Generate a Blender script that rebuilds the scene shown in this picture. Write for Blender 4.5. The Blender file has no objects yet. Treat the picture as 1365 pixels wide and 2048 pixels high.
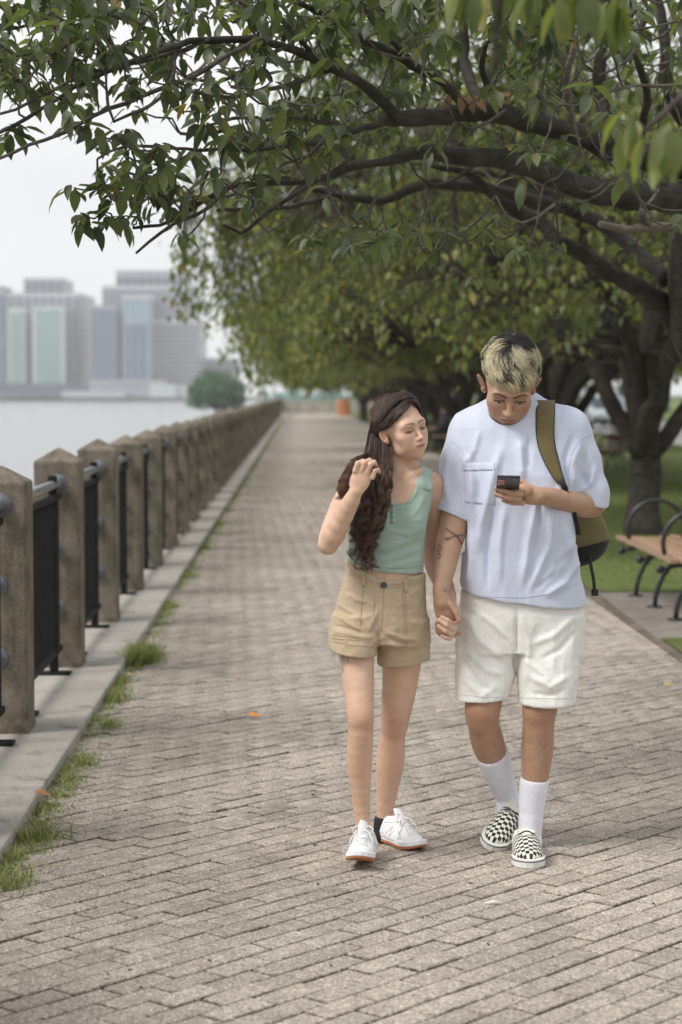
import bpy, bmesh, math, random
import numpy as np
from mathutils import Vector, Matrix
from mathutils.bvhtree import BVHTree
R = math.radians
random.seed(7); rng = np.random.default_rng(7)
sc = bpy.context.scene
C = bpy.data.collections.new("Scene"); sc.collection.children.link(C)
# ---------------------------------------------------------------- camera
FP = 4100.0; CX = 682.5; CY = 1024.0; CH = 1.55; PITCH = math.atan((1024-786)/FP)
cam = bpy.data.cameras.new("camera"); co = bpy.data.objects.new("camera", cam); C.objects.link(co)
co.location = (0, 0, CH); co.rotation_euler = (math.pi/2-PITCH, 0, 0)
cam.sensor_fit = 'VERTICAL'; cam.sensor_height = 36; cam.lens = 36*FP/2048
cam.clip_start = .1; cam.clip_end = 5000
cam.dof.use_dof = True; cam.dof.focus_distance = 6.85; cam.dof.aperture_fstop = 3.0
sc.camera = co
# ---------------------------------------------------------------- sky, sun, exposure
SUN_EL, SUN_AZ = R(58), R(-60)          # azimuth from +Y towards +X
w = bpy.data.worlds.new("World"); sc.world = w; w.use_nodes = True
nt = w.node_tree; N = nt.nodes; L = nt.links
bg = N['Background']; sky = N.new('ShaderNodeTexSky'); sky.sky_type = 'NISHITA'; sky.sun_disc = False
sky.sun_elevation = SUN_EL; sky.sun_rotation = SUN_AZ; sky.air_density = 1.2; sky.dust_density = 3
tc = N.new('ShaderNodeTexCoord'); mp = N.new('ShaderNodeMapping'); mp.inputs['Scale'].default_value = (1, 1, 2.6)
nz = N.new('ShaderNodeTexNoise'); nz.inputs['Scale'].default_value = 1.6; nz.inputs['Detail'].default_value = 5
cr = N.new('ShaderNodeValToRGB')
cr.color_ramp.elements[0].position = .38; cr.color_ramp.elements[0].color = (.76, .80, .86, 1)
cr.color_ramp.elements[1].position = .62; cr.color_ramp.elements[1].color = (.96, .955, .945, 1)
sc_ = N.new('ShaderNodeVectorMath'); sc_.operation = 'SCALE'; sc_.inputs['Scale'].default_value = 7.8
mx = N.new('ShaderNodeMix'); mx.data_type = 'RGBA'; mx.inputs[0].default_value = .93
L.new(tc.outputs['Generated'], mp.inputs[0]); L.new(mp.outputs[0], nz.inputs['Vector']); L.new(nz.outputs[0], cr.inputs[0])
L.new(cr.outputs[0], sc_.inputs[0]); L.new(sky.outputs[0], mx.inputs[6]); L.new(sc_.outputs[0], mx.inputs[7])
L.new(mx.outputs[2], bg.inputs[0]); bg.inputs[1].default_value = .1
sun = bpy.data.lights.new("sun", 'SUN'); so = bpy.data.objects.new("sun", sun); C.objects.link(so)
sun.energy = 2.0; sun.angle = R(22); sun.color = (1, .98, .95)
sdir = Vector((-.58, -.30, .76)).normalized()
so.rotation_euler = sdir.to_track_quat('Z', 'Y').to_euler(); so.location = (-20, -20, 60)
sky.sun_elevation = math.asin(sdir.z); sky.sun_rotation = math.atan2(sdir.x, sdir.y)
sc.view_settings.view_transform = 'Standard'; sc.view_settings.look = 'None'
sc.view_settings.exposure = 0.47; sc.view_settings.gamma = 1; sc.view_settings.use_curve_mapping = False
sc.render.engine = 'CYCLES'; cy = sc.cycles
cy.use_denoising = True; cy.max_bounces = 8; cy.transparent_max_bounces = 8; cy.volume_bounces = 4
cy.diffuse_bounces = 4; cy.glossy_bounces = 3; cy.transmission_bounces = 4
try: cy.denoiser = 'OPENIMAGEDENOISE'
except Exception: pass
sc.render.film_transparent = False
# ---------------------------------------------------------------- placing helpers
_cp, _sp = math.cos(PITCH), math.sin(PITCH)
def at(px, py, Y):
    """world point on the ray of a photograph pixel, Y metres ahead of the camera"""
    u = (px-CX)/FP; v = (CY-py)/FP
    dy = _cp+v*_sp; dz = -_sp+v*_cp; t = Y/dy
    return Vector((u*t, Y, CH+dz*t))
def gnd(px, py, z=0.):
    u = (px-CX)/FP; v = (CY-py)/FP
    dy = _cp+v*_sp; dz = -_sp+v*_cp; t = (z-CH)/dz
    return Vector((u*t, dy*t, z))
def proj(P):
    P = np.asarray(P, float); x = P[:, 0]; y = P[:, 1]; z = P[:, 2]-CH
    dep = y*_cp-z*_sp; up = y*_sp+z*_cp
    return CX+FP*x/dep, CY-FP*up/dep
def tag(o, label=None, cat=None, group=None, kind=None):
    if label: o['label'] = label
    if cat: o['category'] = cat
    if group: o['group'] = group
    if kind: o['kind'] = kind
    return o
def link(name, data, mats=None, parent=None, smooth=False):
    o = bpy.data.objects.new(name, data); C.objects.link(o)
    if mats is not None:
        for m in (mats if isinstance(mats, (list, tuple)) else [mats]): data.materials.append(m)
    if smooth: data.polygons.foreach_set('use_smooth', [True]*len(data.polygons))
    if parent is not None: o.parent = parent; o.matrix_parent_inverse = parent.matrix_basis.inverted()
    return o
def empty(name, loc=(0, 0, 0), rz=0, label=None, cat=None, group=None):
    o = bpy.data.objects.new(name, None); C.objects.link(o); o.location = loc; o.rotation_euler = (0, 0, rz)
    o.empty_display_size = .1
    return tag(o, label, cat, group)
def local(name, data, mats, parent, loc=(0, 0, 0), rot=(0, 0, 0), smooth=False):
    """child whose mesh is given in the parent's own coordinates"""
    o = bpy.data.objects.new(name, data); C.objects.link(o)
    if mats is not None and len(data.materials) == 0:
        for m in (mats if isinstance(mats, (list, tuple)) else [mats]): data.materials.append(m)
    if smooth: data.polygons.foreach_set('use_smooth', [True]*len(data.polygons))
    o.parent = parent; o.location = loc; o.rotation_euler = rot
    return o
class MB:
    """collects boxes, tubes and polygons into one mesh"""
    def __init__(s): s.v = []; s.f = []; s.mi = []; s.n = 0
    def add(s, V, F, mi=0):
        s.v.append(np.asarray(V, float)); s.f += [tuple(i+s.n for i in f) for f in F]; s.mi += [mi]*len(F); s.n += len(V)
        return s
    def box(s, x0, x1, y0, y1, z0, z1, mi=0, M=None):
        V = [(x, y, z) for z in (z0, z1) for y in (y0, y1) for x in (x0, x1)]
        if M is not None: V = [tuple(M @ Vector(v)) for v in V]
        return s.add(V, [(0, 2, 3, 1), (4, 5, 7, 6), (0, 1, 5, 4), (2, 6, 7, 3), (0, 4, 6, 2), (1, 3, 7, 5)], mi)
    def tube(s, P, Rr, n=8, cap=True, mi=0, flat=1.):
        P = [Vector(p) for p in P]; m = len(P)
        if np.isscalar(Rr): Rr = [Rr]*m
        V = []; F = []; t0 = (P[1]-P[0]).normalized()
        a = t0.orthogonal().normalized()
        for i in range(m):
            t = (P[min(i+1, m-1)]-P[max(i-1, 0)])
            t = t.normalized() if t.length > 1e-9 else t0
            a = (a-t*a.dot(t)); a = a.normalized() if a.length > 1e-6 else t.orthogonal().normalized(); b = t.cross(a)
            for k in range(n):
                an = 2*math.pi*k/n; V.append(tuple(P[i]+(a*math.cos(an)+b*math.sin(an)*flat)*Rr[i]))
        for i in range(m-1):
            for k in range(n):
                k2 = (k+1) % n; F.append((i*n+k, i*n+k2, (i+1)*n+k2, (i+1)*n+k))
        if cap: F.append(tuple(range(n-1, -1, -1))); F.append(tuple((m-1)*n+k for k in range(n)))
        return s.add(V, F, mi)
    def lathe(s, prof, n=16, M=None, mi=0):
        V = [(r*math.cos(2*math.pi*k/n), r*math.sin(2*math.pi*k/n), z) for r, z in prof for k in range(n)]
        if M is not None: V = [tuple(M @ Vector(v)) for v in V]
        F = [(i*n+k, i*n+(k+1) % n, (i+1)*n+(k+1) % n, (i+1)*n+k) for i in range(len(prof)-1) for k in range(n)]
        F += [tuple(range(n-1, -1, -1)), tuple((len(prof)-1)*n+k for k in range(n))]
        return s.add(V, F, mi)
    def mesh(s, name='m', smooth=False):
        me = bpy.data.meshes.new(name); V = np.concatenate(s.v) if s.v else np.zeros((0, 3))
        me.from_pydata(V.tolist(), [], s.f); me.polygons.foreach_set('material_index', s.mi)
        if smooth: me.polygons.foreach_set('use_smooth', [True]*len(me.polygons))
        me.update(); return me
def fastmesh(name, V, F, k=4, smooth=False, col=None):
    """V (n,3), F (m,k) arrays"""
    me = bpy.data.meshes.new(name); V = np.asarray(V, np.float32); F = np.asarray(F, np.int32)
    me.vertices.add(len(V)); me.vertices.foreach_set('co', V.ravel())
    me.loops.add(F.size); me.loops.foreach_set('vertex_index', F.ravel())
    me.polygons.add(len(F)); me.polygons.foreach_set('loop_start', np.arange(0, F.size, F.shape[1], dtype=np.int32))
    if smooth: me.polygons.foreach_set('use_smooth', np.ones(len(F), bool))
    me.update(calc_edges=True)
    if col is not None:
        a = me.color_attributes.new('Col', 'FLOAT_COLOR', 'POINT')
        c = np.ones((len(V), 4), np.float32); c[:, :3] = col; a.data.foreach_set('color', c.ravel())
    return me
def bevel(me, w=.004, seg=1, ang=.6):
    bm = bmesh.new(); bm.from_mesh(me)
    es = [e for e in bm.edges if len(e.link_faces) == 2 and e.calc_face_angle(0) > ang]
    bmesh.ops.bevel(bm, geom=es, offset=w, segments=seg, affect='EDGES', profile=.6)
    bm.to_mesh(me); bm.free(); return me
# ---------------------------------------------------------------- materials
def lin(r, g, b):
    f = lambda c: (c/255/12.92) if c/255 <= .04045 else ((c/255+.055)/1.055)**2.4
    return (f(r), f(g), f(b))
class NT:
    def __init__(s, name):
        s.m = bpy.data.materials.new(name); s.m.use_nodes = True; s.t = s.m.node_tree
        s.b = s.t.nodes['Principled BSDF']; s.out = s.t.nodes['Material Output']; s._p = None
    def n(s, t, **kw):
        x = s.t.nodes.new('ShaderNode'+t)
        for k, v in kw.items():
            if hasattr(x, k): setattr(x, k, v)
        return x
    def l(s, a, b): s.t.links.new(a, b)
    def pos(s, scale=(1, 1, 1), rot=(0, 0, 0), obj=False):
        tc = s.n('TexCoord') if obj else s.n('NewGeometry')
        m = s.n('Mapping'); m.inputs['Scale'].default_value = scale; m.inputs['Rotation'].default_value = rot
        s.l(tc.outputs['Object' if obj else 'Position'], m.inputs[0]); return m.outputs[0]
    def noise(s, vec, scale, detail=3, rough=.5):
        x = s.n('TexNoise'); x.inputs['Scale'].default_value = scale; x.inputs['Detail'].default_value = detail
        x.inputs['Roughness'].default_value = rough; s.l(vec, x.inputs['Vector']); return x.outputs[0]
    def voro(s, vec, scale, out='Distance', feature='F1'):
        x = s.n('TexVoronoi'); x.feature = feature; x.inputs['Scale'].default_value = scale; s.l(vec, x.inputs['Vector']); return x.outputs[out]
    def ramp(s, fac, *els):
        x = s.n('ValToRGB'); e = x.color_ramp.elements
        while len(e) < len(els): e.new(.5)
        for i, (p, c) in enumerate(els):
            e[i].position = p; e[i].color = (*c, 1) if not np.isscalar(c) else (c, c, c, 1)
        s.l(fac, x.inputs[0]); return x.outputs[0]
    def mix(s, a, b, fac=.5, mode='MIX'):
        x = s.n('Mix'); x.data_type = 'RGBA'; x.blend_type = mode
        for i, v in ((0, fac), (6, a), (7, b)):
            if hasattr(v, 'is_output'): s.l(v, x.inputs[i])
            elif i == 0: x.inputs[0].default_value = v
            else: x.inputs[i].default_value = (*v, 1) if not np.isscalar(v) else (v, v, v, 1)
        return x.outputs[2]
    def math(s, op, a, b=0., c=0.):
        x = s.n('Math'); x.operation = op
        for i, v in enumerate((a, b, c)):
            if hasattr(v, 'is_output'): s.l(v, x.inputs[i])
            else: x.inputs[i].default_value = v
        return x.outputs[0]
    def bump(s, h, strength=.3, dist=.01):
        x = s.n('Bump'); x.inputs['Strength'].default_value = strength; x.inputs['Distance'].default_value = dist
        s.l(h, x.inputs['Height'])
        if s._p is not None: s.l(s._p, x.inputs['Normal'])
        s._p = x.outputs[0]; s.l(s._p, s.b.inputs['Normal']); return s
    def col(s, c):
        if hasattr(c, 'is_output'): s.l(c, s.b.inputs['Base Color'])
        else: s.b.inputs['Base Color'].default_value = (*c, 1)
        return s
    def set(s, **kw):
        for k, v in kw.items():
            k = {'rough': 'Roughness', 'metal': 'Metallic', 'spec': 'Specular IOR Level', 'sss': 'Subsurface Weight',
                 'sheen': 'Sheen Weight', 'trans': 'Transmission Weight', 'coat': 'Coat Weight'}[k]
            if hasattr(v, 'is_output'): s.l(v, s.b.inputs[k])
            else: s.b.inputs[k].default_value = v
        return s
def simple(name, c, rough=.6, var=.15, scale=8, bump=0, bscale=80, metal=0, spec=.5, obj=False, bdist=.002):
    t = NT(name); v = t.pos(obj=obj)
    n = t.noise(v, scale, 4); c2 = tuple(min(1, x*(1+var)) for x in c); c1 = tuple(x*(1-var) for x in c)
    t.col(t.ramp(n, (.3, c1), (.7, c2))).set(rough=rough, metal=metal, spec=spec)
    if bump: t.bump(t.noise(v, bscale, 3), bump, bdist)
    return t.m
# ================================================================ ground-plan
YAW = -.0205                     # the promenade runs slightly to the left of the view
def XL(y): return -.985+YAW*y    # kerb edge
def XR(y):                       # lawn edge of the paving
    return YAW*y+2.2+1.25*np.clip((np.asarray(y, float)-17)/22, 0, 1)
def rightline(y0, y1, n): return [(XR(y), y) for y in np.linspace(y0, y1, n)]
# ---- pavers
PA = R(49)
def paver_mat():
    t = NT('paver_concrete'); g = t.pos()
    mp = t.n('Mapping'); mp.inputs['Rotation'].default_value = (0, 0, -PA); s = t.n('NewGeometry'); t.l(s.outputs['Position'], mp.inputs[0])
    at_ = t.n('Attribute'); at_.attribute_name = 'tone'; oi = t.n('ObjectInfo')
    tone = t.math('ADD', at_.outputs['Fac'], t.math('MULTIPLY', oi.outputs['Random'], 1.)); 
    wn = t.n('TexWhiteNoise'); wn.noise_dimensions = '1D'; t.l(tone, wn.inputs['W'])
    base = t.ramp(wn.outputs['Value'], (0, (.345, .300, .250)), (.45, (.388, .338, .284)), (.8, (.43, .376, .318)), (1, (.40, .340, .288)))
    big = t.noise(g, .9, 5); base = t.mix(base, t.ramp(big, (.3, .80), (.7, 1.12)), 1., 'MULTIPLY')
    st_ = t.noise(g, 2.6, 6, .7); base = t.mix(base, t.ramp(st_, (.32, .66), (.46, 1.)), .75, 'MULTIPLY')
    mid = t.noise(g, 14, 4); base = t.mix(base, t.ramp(mid, (.3, .86), (.68, 1.08)), 1., 'MULTIPLY')
    sp = t.voro(g, 190, 'Color'); sb = t.n('SeparateColor'); t.l(sp, sb.inputs[0])
    spk = t.ramp(sb.outputs[0], (0, .36), (.17, .52), (.27, .93), (.78, 1.05), (.88, 1.7), (1, 1.95))
    base = t.mix(base, spk, .72, 'MULTIPLY')
    ed_ = t.n('Attribute'); ed_.attribute_name = 'edge'; base = t.mix(base, (.085, .068, .045), t.math('MULTIPLY', ed_.outputs['Fac'], t.ramp(t.noise(g, 60, 4), (.35, .12), (.62, .9))))
    t.col(base).set(rough=.9, spec=.25)
    t.bump(t.noise(g, 260, 2), .5, .0025); t.bump(sb.outputs[1], .25, .0012)
    return t.m
PAVER = paver_mat()
SOIL = simple('joint_soil', (.065, .052, .032), .95, .5, 9, .6, 120, bdist=.004)
c_, s_ = math.cos(PA), math.sin(PA)
path = MB(); ys = np.linspace(-6, 156, 82)
V = []; F = []
for y in ys: V += [(XL(y)-.25, y, -.016), (XR(y)+.35, y, -.016)]
for i in range(len(ys)-1): F.append((2*i, 2*i+1, 2*i+3, 2*i+2))
path.add(V, F); path = tag(link('path', path.mesh('path'), SOIL), kind='structure')
def paver_mesh(L=.188, W=.0905, g=.0030, ch=.0046, h=.03):
    a, b = L/2-g, W/2-g
    V = [(-a, -b, -h), (a, -b, -h), (a, b, -h), (-a, b, -h), (-a, -b, -ch*.8), (a, -b, -ch*.8), (a, b, -ch*.8), (-a, b, -ch*.8),
         (-a+ch, -b+ch, 0), (a-ch, -b+ch, 0), (a-ch, b-ch, 0), (-a+ch, b-ch, 0)]
    F = [(0, 1, 5, 4), (1, 2, 6, 5), (2, 3, 7, 6), (3, 0, 4, 7), (4, 5, 9, 8), (5, 6, 10, 9), (6, 7, 11, 10), (7, 4, 8, 11), (8, 9, 10, 11)]
    return V, F
pv, pf = paver_mesh(); pv = np.array(pv); pf = np.array(pf)
cells = []
for r in range(-760, 760):
    for k in range(-420, 420):
        u = (k+.5*(r % 2))*.188; v = r*.0905
        x = u*c_-v*s_; y = u*s_+v*c_
        if y < -1.5 or y > 62: continue
        if x < XL(y)-.10 or x > XR(y)+.09: continue
        cells.append((x, y))
cells = np.array(cells)
qx, qy = proj(np.c_[cells, np.zeros(len(cells))])
vis = (cells[:, 1] > 4.6) & (qx > -25) & (qx < 1390) & (qy < 2085)
order = np.where(vis)[0][np.argsort(cells[vis][:, 1])][:298]
near = set(order.tolist())
bme = bpy.data.meshes.new('brick'); bme.from_pydata(pv.tolist(), [], pf.tolist()); bme.materials.append(PAVER); EDGEV = np.array([1]*8+[0]*4, np.float32); a = bme.attributes.new('edge', 'FLOAT', 'POINT'); a.data.foreach_set('value', EDGEV)
rv = rng.normal(size=(len(cells), 4))
for i in order:
    o = bpy.data.objects.new('brick', bme); C.objects.link(o); o.parent = path
    o.location = (cells[i, 0]+rv[i, 3]*.0014, cells[i, 1]+rv[i, 1]*.0014, rv[i, 0]*.0016); o.rotation_euler = (rv[i, 1]*.006, rv[i, 2]*.005, PA+rv[i, 2]*.011)
far = np.array([i for i in range(len(cells)) if i not in near])
tilt = rv[far][:, None, :]
lx = pv[None, :, 0]; ly = pv[None, :, 1]; lz = pv[None, :, 2]+tilt[..., 0]*.0016+ly*tilt[..., 1]*.006-lx*tilt[..., 2]*.004
an = PA+tilt[..., 2]*.011
VX = lx*np.cos(an)-ly*np.sin(an)+cells[far, 0][:, None]+tilt[..., 3]*.0014; VY = lx*np.sin(an)+ly*np.cos(an)+cells[far, 1][:, None]+tilt[..., 1]*.0014
V = np.stack([VX, VY, np.broadcast_to(lz, VX.shape)], -1).reshape(-1, 3); F = (pf[None]+np.arange(len(far))[:, None, None]*12).reshape(-1, 4)
me = fastmesh('paving', V, F); a = me.attributes.new('tone', 'FLOAT', 'POINT'); a.data.foreach_set('value', np.repeat(rng.random(len(far)), 12).astype(np.float32))
a = me.attributes.new('edge', 'FLOAT', 'POINT'); a.data.foreach_set('value', np.tile(EDGEV, len(far)))
o = tag(link('paving', me, PAVER, path), kind='stuff')
# beyond the laid stones the rows merge into one surface
t = NT('far_paving'); g = t.pos(rot=(0, 0, -PA)); bk = t.n('TexBrick'); t.l(g, bk.inputs['Vector'])
for k, v in (('Scale', 1.), ('Brick Width', .188), ('Row Height', .0905), ('Mortar Size', .004), ('Bias', 0)): bk.inputs[k].default_value = v
bk.inputs['Color1'].default_value = (.37, .325, .275, 1); bk.inputs['Color2'].default_value = (.41, .36, .305, 1); bk.inputs['Mortar'].default_value = (.10, .08, .055, 1)
t.col(t.mix(bk.outputs[0], t.ramp(t.noise(t.pos(), .9, 4), (.3, .84), (.7, 1.1)), 1., 'MULTIPLY')).set(rough=.9)
m = MB(); ys = np.linspace(62.1, 156, 40); V = []; F = []
for y in ys: V += [(XL(y)-.1, y, -.002), (XR(y)+.1, y, -.002)]
for i in range(len(ys)-1): F.append((2*i, 2*i+1, 2*i+3, 2*i+2))
m.add(V, F); tag(link('far_paving', m.mesh('fp'), t.m), kind='structure')
# ---- land, water
def grassmat(name, a, b):
    t = NT(name); g = t.pos(); n = t.noise(g, .5, 4); n2 = t.noise(g, 60, 3)
    t.col(t.mix(t.ramp(n, (.3, a), (.7, b)), t.ramp(n2, (.3, .6), (.7, 1.3)), 1., 'MULTIPLY')).set(rough=.95, spec=.15)
    t.bump(n2, 1., .03); return t.m
LAWN = grassmat('lawn', (.115, .145, .046), (.175, .21, .068))
PY0, PY1 = 12.75, 15.75                        # concrete bench pad, cut into the lawn
def strip(name, yy, xa, xb, z, mat, kind='structure', kw=None):
    V = []; F = []
    for y in yy: V += [(xa(y), y, z), (xb(y), y, z)]
    for i in range(len(yy)-1): F.append((2*i, 2*i+1, 2*i+3, 2*i+2))
    m = MB(); m.add(V, F); return tag(link(name, m.mesh(name), mat), kind=kind)
edge = lambda y: XR(y)+.06
strip('lawn', np.r_[np.linspace(-8, PY0, 6), np.linspace(PY0+.001, PY1-.001, 3), np.linspace(PY1, 158, 70)],
      lambda y: edge(y) if not (PY0 < y < PY1) else edge(y)+1.55, lambda y: 11.2+YAW*y, .022, LAWN)
PADM = simple('pad_concrete', (.20, .172, .145), .9, .22, 5, .4, 150)
m = MB(); nb = 3; dl = (PY1-PY0)/nb
pad = tag(link('bench_pad', MB().box(edge(14)-.0, edge(14)+1.5, PY0, PY1, -.05, .004).mesh('pad'), SOIL), kind='structure')
for k in range(nb):
    me = bevel(MB().box(edge(14)+.008, edge(14)+1.54, PY0+k*dl+.006, PY0+(k+1)*dl-.006, -.04, .016).mesh('slab'), .006)
    link('slab', me, PADM, pad)
# dark soldier-course edge between paving and lawn
me = MB(); EDG = simple('edging', (.13, .10, .075), .95, .4, 6, .5, 90)
ys = np.linspace(-6, 156, 120); V = []; F = []
for y in ys: V += [(XR(y)+.0, y, -.01), (XR(y)+.0, y, .012), (XR(y)+.065, y, .014), (XR(y)+.065, y, -.01)]
for i in range(len(ys)-1):
    for k in range(3): F.append((4*i+k, 4*i+4+k, 4*i+5+k, 4*i+1+k))
me.add(V, F); tag(link('path_edging', me.mesh('e'), EDG), kind='structure')
ROAD = simple('asphalt', (.26, .25, .24), .9, .1, 2, .3, 60)
strip('road', np.linspace(-8, 400, 30), lambda y: 11.2+YAW*y+.15, lambda y: 21+YAW*y, -.08, ROAD)
m = MB(); ys = np.linspace(-8, 400, 30)
V = []; F = []
for y in ys:
    x = 11.2+YAW*y; V += [(x, y, -.1), (x, y, .03), (x+.15, y, .03), (x+.15, y, -.1)]
for i in range(len(ys)-1):
    for k in range(3): F.append((4*i+k, 4*i+4+k, 4*i+5+k, 4*i+1+k))
m.add(V, F); tag(link('road_kerb', m.mesh('k'), simple('kerbstone', (.4, .38, .35), .9)), kind='structure')
m = MB(); m.box(-1.9+YAW*150, 300, -60, 1300, -3.4, -.11); tag(link('ground', m.mesh('g'), grassmat('ground_grass', (.045, .06, .02), (.07, .1, .03))), kind='structure')
strip('verge', np.linspace(-8, 400, 30), lambda y: 21+YAW*y, lambda y: 90, .03, grassmat('verge', (.12, .17, .05), (.20, .25, .08)))
m = MB(); m.box(-18.2, -1.2+YAW*156, 266, 420, -3.4, -1.5); tag(link('headland', m.mesh('h'), grassmat('headland', (.04, .06, .02), (.06, .09, .03))), kind='structure')
strip('end_ground', [156, 420], lambda y: -1.2+YAW*156, lambda y: 12, -.02, grassmat('end_ground', (.10, .11, .06), (.18, .18, .12)))
t = NT('river_water'); g = t.pos(scale=(1, .35, 1))
t.col((.30, .315, .31)).set(rough=.22, spec=.6); t.bump(t.noise(g, .55, 6, .65), 1., .5); t.bump(t.noise(g, 2.2, 4), .6, .12)
m = MB(); m.add([(-900, -60, -2.3), (60, -60, -2.3), (60, 1300, -2.3), (-900, 1300, -2.3)], [(0, 1, 2, 3)])
tag(link('river', m.mesh('w'), t.m), kind='structure')
m = MB(); m.box(-700, 120, 985, 1290, -3.4, -.6); tag(link('far_shore', m.mesh('s'), simple('shore', (.16, .16, .15), .9, .3, .02)), kind='structure')
# ---- kerb slabs and sea wall
t = NT('kerb_concrete'); g = t.pos()
c = t.ramp(t.noise(g, 1.6, 6, .6), (.3, (.34, .31, .27)), (.7, (.47, .43, .38)))
c = t.mix(c, t.ramp(t.noise(g, 120, 3), (.3, .84), (.7, 1.1)), 1., 'MULTIPLY')
c = t.mix(c, t.ramp(t.noise(g, 6, 4, .7), (.30, .45), (.46, 1.)), .8, 'MULTIPLY')
t.col(c).set(rough=.92, spec=.25); t.bump(t.noise(g, 40, 5), .4, .006); t.bump(t.noise(g, 300, 2), .3, .001); KERB = t.m
kerb = tag(link('kerb', MB().add([(XL(-6)-1.2, -6, -.02), (XL(-6)-.02, -6, -.02), (XL(156)-.02, 156, -.02), (XL(156)-1.2, 156, -.02)], [(0, 1, 2, 3)]).mesh('kb'), SOIL), kind='structure')
y = 7.78-2.6*5; 
while y < 155:
    y1 = y+2.6; V = []
    for yy in (y+.005, y1-.005):
        for x in (XL(yy)-1.18, XL(yy)):
            for z in (-.4, .045): V.append((x, yy, z))
    me = MB().add(V, [(0, 2, 3, 1), (4, 5, 7, 6), (0, 1, 5, 4), (2, 6, 7, 3), (1, 3, 7, 5), (0, 4, 6, 2)]).mesh('slab')
    if y < 40: bevel(me, .012, 2)
    link('slab', me, KERB, kerb); y = y1
m = MB(); V = [(XL(-60)-1.19, -60, -3.2), (XL(-60)-1.19, -60, -.1), (XL(156)-1.19, 156, -3.2), (XL(156)-1.19, 156, -.1), (XL(-60)+.3, -60, -.1), (XL(156)+.3, 156, -.1)]
m.add(V, [(0, 1, 3, 2), (1, 4, 5, 3)]); tag(link('seawall', m.mesh('sw'), KERB), kind='structure')
# ================================================================ the waterfront fence
t = NT('post_concrete'); g = t.pos(); gs = t.pos(scale=(1, 1, .22))
c = t.ramp(t.noise(g, 5, 6, .7), (.25, (.100, .083, .060)), (.5, (.195, .166, .128)), (.78, (.29, .25, .20)))
c = t.mix(c, t.ramp(t.noise(gs, 16, 5, .6), (.3, .55), (.6, 1.1)), .8, 'MULTIPLY')
v = t.voro(g, 260, 'Color'); sb = t.n('SeparateColor'); t.l(v, sb.inputs[0])
c = t.mix(c, t.ramp(sb.outputs[0], (0, .55), (.25, .85), (.75, 1.), (.93, 1.25), (1, 1.7)), .8, 'MULTIPLY')
sz = t.n('SeparateXYZ'); t.l(t.pos(), sz.inputs[0]); n4 = t.math('ADD', sz.outputs[2], t.math('MULTIPLY', t.noise(g, 9, 4), .05))
c = t.mix((.34, .31, .25), c, t.ramp(t.math('ABSOLUTE', t.math('SUBTRACT', n4, 1.245)), (.0, .15), (.05, 1.)), 'MIX') if False else c
t.col(c).set(rough=.93, spec=.2); t.bump(t.noise(g, 38, 6, .7), .6, .006); t.bump(sb.outputs[1], .4, .002); POST = t.m
STEEL = simple('galvanised_steel', (.33, .34, .36), .38, .12, 14, .15, 60, metal=.75)
DISC = simple('cast_flange', (.15, .16, .18), .6, .25, 22, .25, 70, metal=.2)
BLACK = simple('black_paint', (.010, .0105, .009), .7, .3, 12, .15, 90, spec=.2)
PW = .25; XP = -1.20                                   # post width, its path-side face
fence = empty('waterfront_fence', (XP-.12+YAW*9, 9, .045), 0,
              'long row of square concrete posts with steel handrail and black picket panels beside the river', 'fence')
def place(o, x, y, z=.045): 
    o.parent = fence; o.matrix_parent_inverse = Matrix.Translation(-Vector(fence.location)); o.location = (x, y, z); o.rotation_euler = (0, 0, -YAW)
b = PW/2
pm = MB(); Hh = 1.12
rings = [(b+.004, -.02), (b+.004, .03), (b, .06), (b, Hh)]
V = [(sx*r, sy*r, z) for r, z in rings for sx, sy in ((-1, -1), (1, -1), (1, 1), (-1, 1))]+[(0, 0, Hh+.075)]
F = [(4*i+k, 4*i+(k+1) % 4, 4*i+4+(k+1) % 4, 4*i+4+k) for i in range(3) for k in range(4)]+[(12+k, 12+(k+1) % 4, 16) for k in range(4)]
pm.add(V, F); pme = bevel(pm.mesh('post'), .011, 2, .5); pme.materials.append(POST)
SP = 2.2; Y1 = 9.12; posts = []
k = -4
while Y1+k*SP < 150: posts.append(Y1+k*SP); k += 1
ry = SP-PW
rail = MB().tube([(0, 0, 0), (0, ry, 0)], .024, 12).mesh('rail', True); rail.materials.append(STEEL)
fl = MB().lathe([(.052, 0), (.052, .006), (.046, .010), (.031, .012), (.030, .04)], 20, Matrix.Rotation(R(-90), 4, 'X')).mesh('flange', True); fl.materials.append(DISC)
fr = MB(); z0, z1 = .07, .90
for z in (z0, z1): fr.box(-.018, .018, .03, ry-.03, z-.016, z+.016)
for yy in (.28, ry-.28):
    fr.box(-.03, .03, yy-.03, yy+.03, z0+.016, z1-.016) if False else fr.box(-.022, .022, yy-.022, yy+.022, -.04, 1.02)
    fr.box(-.09, .09, yy-.05, yy+.05, -.045, -.03)
frm = bevel(fr.mesh('panel_frame'), .003); frm.materials.append(BLACK)
pk = MB().box(-.009, .009, -.009, .009, z0+.014, z1-.014).mesh('picket'); pk.materials.append(BLACK)
npk = 19; pkall = MB()
pys = [.09+(ry-.18)*i/(npk-1) for i in range(npk)]
for q in pys: pkall.box(-.009, .009, q-.009, q+.009, z0+.014, z1-.014)
pkall = pkall.mesh('pickets'); pkall.materials.append(BLACK)
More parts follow.
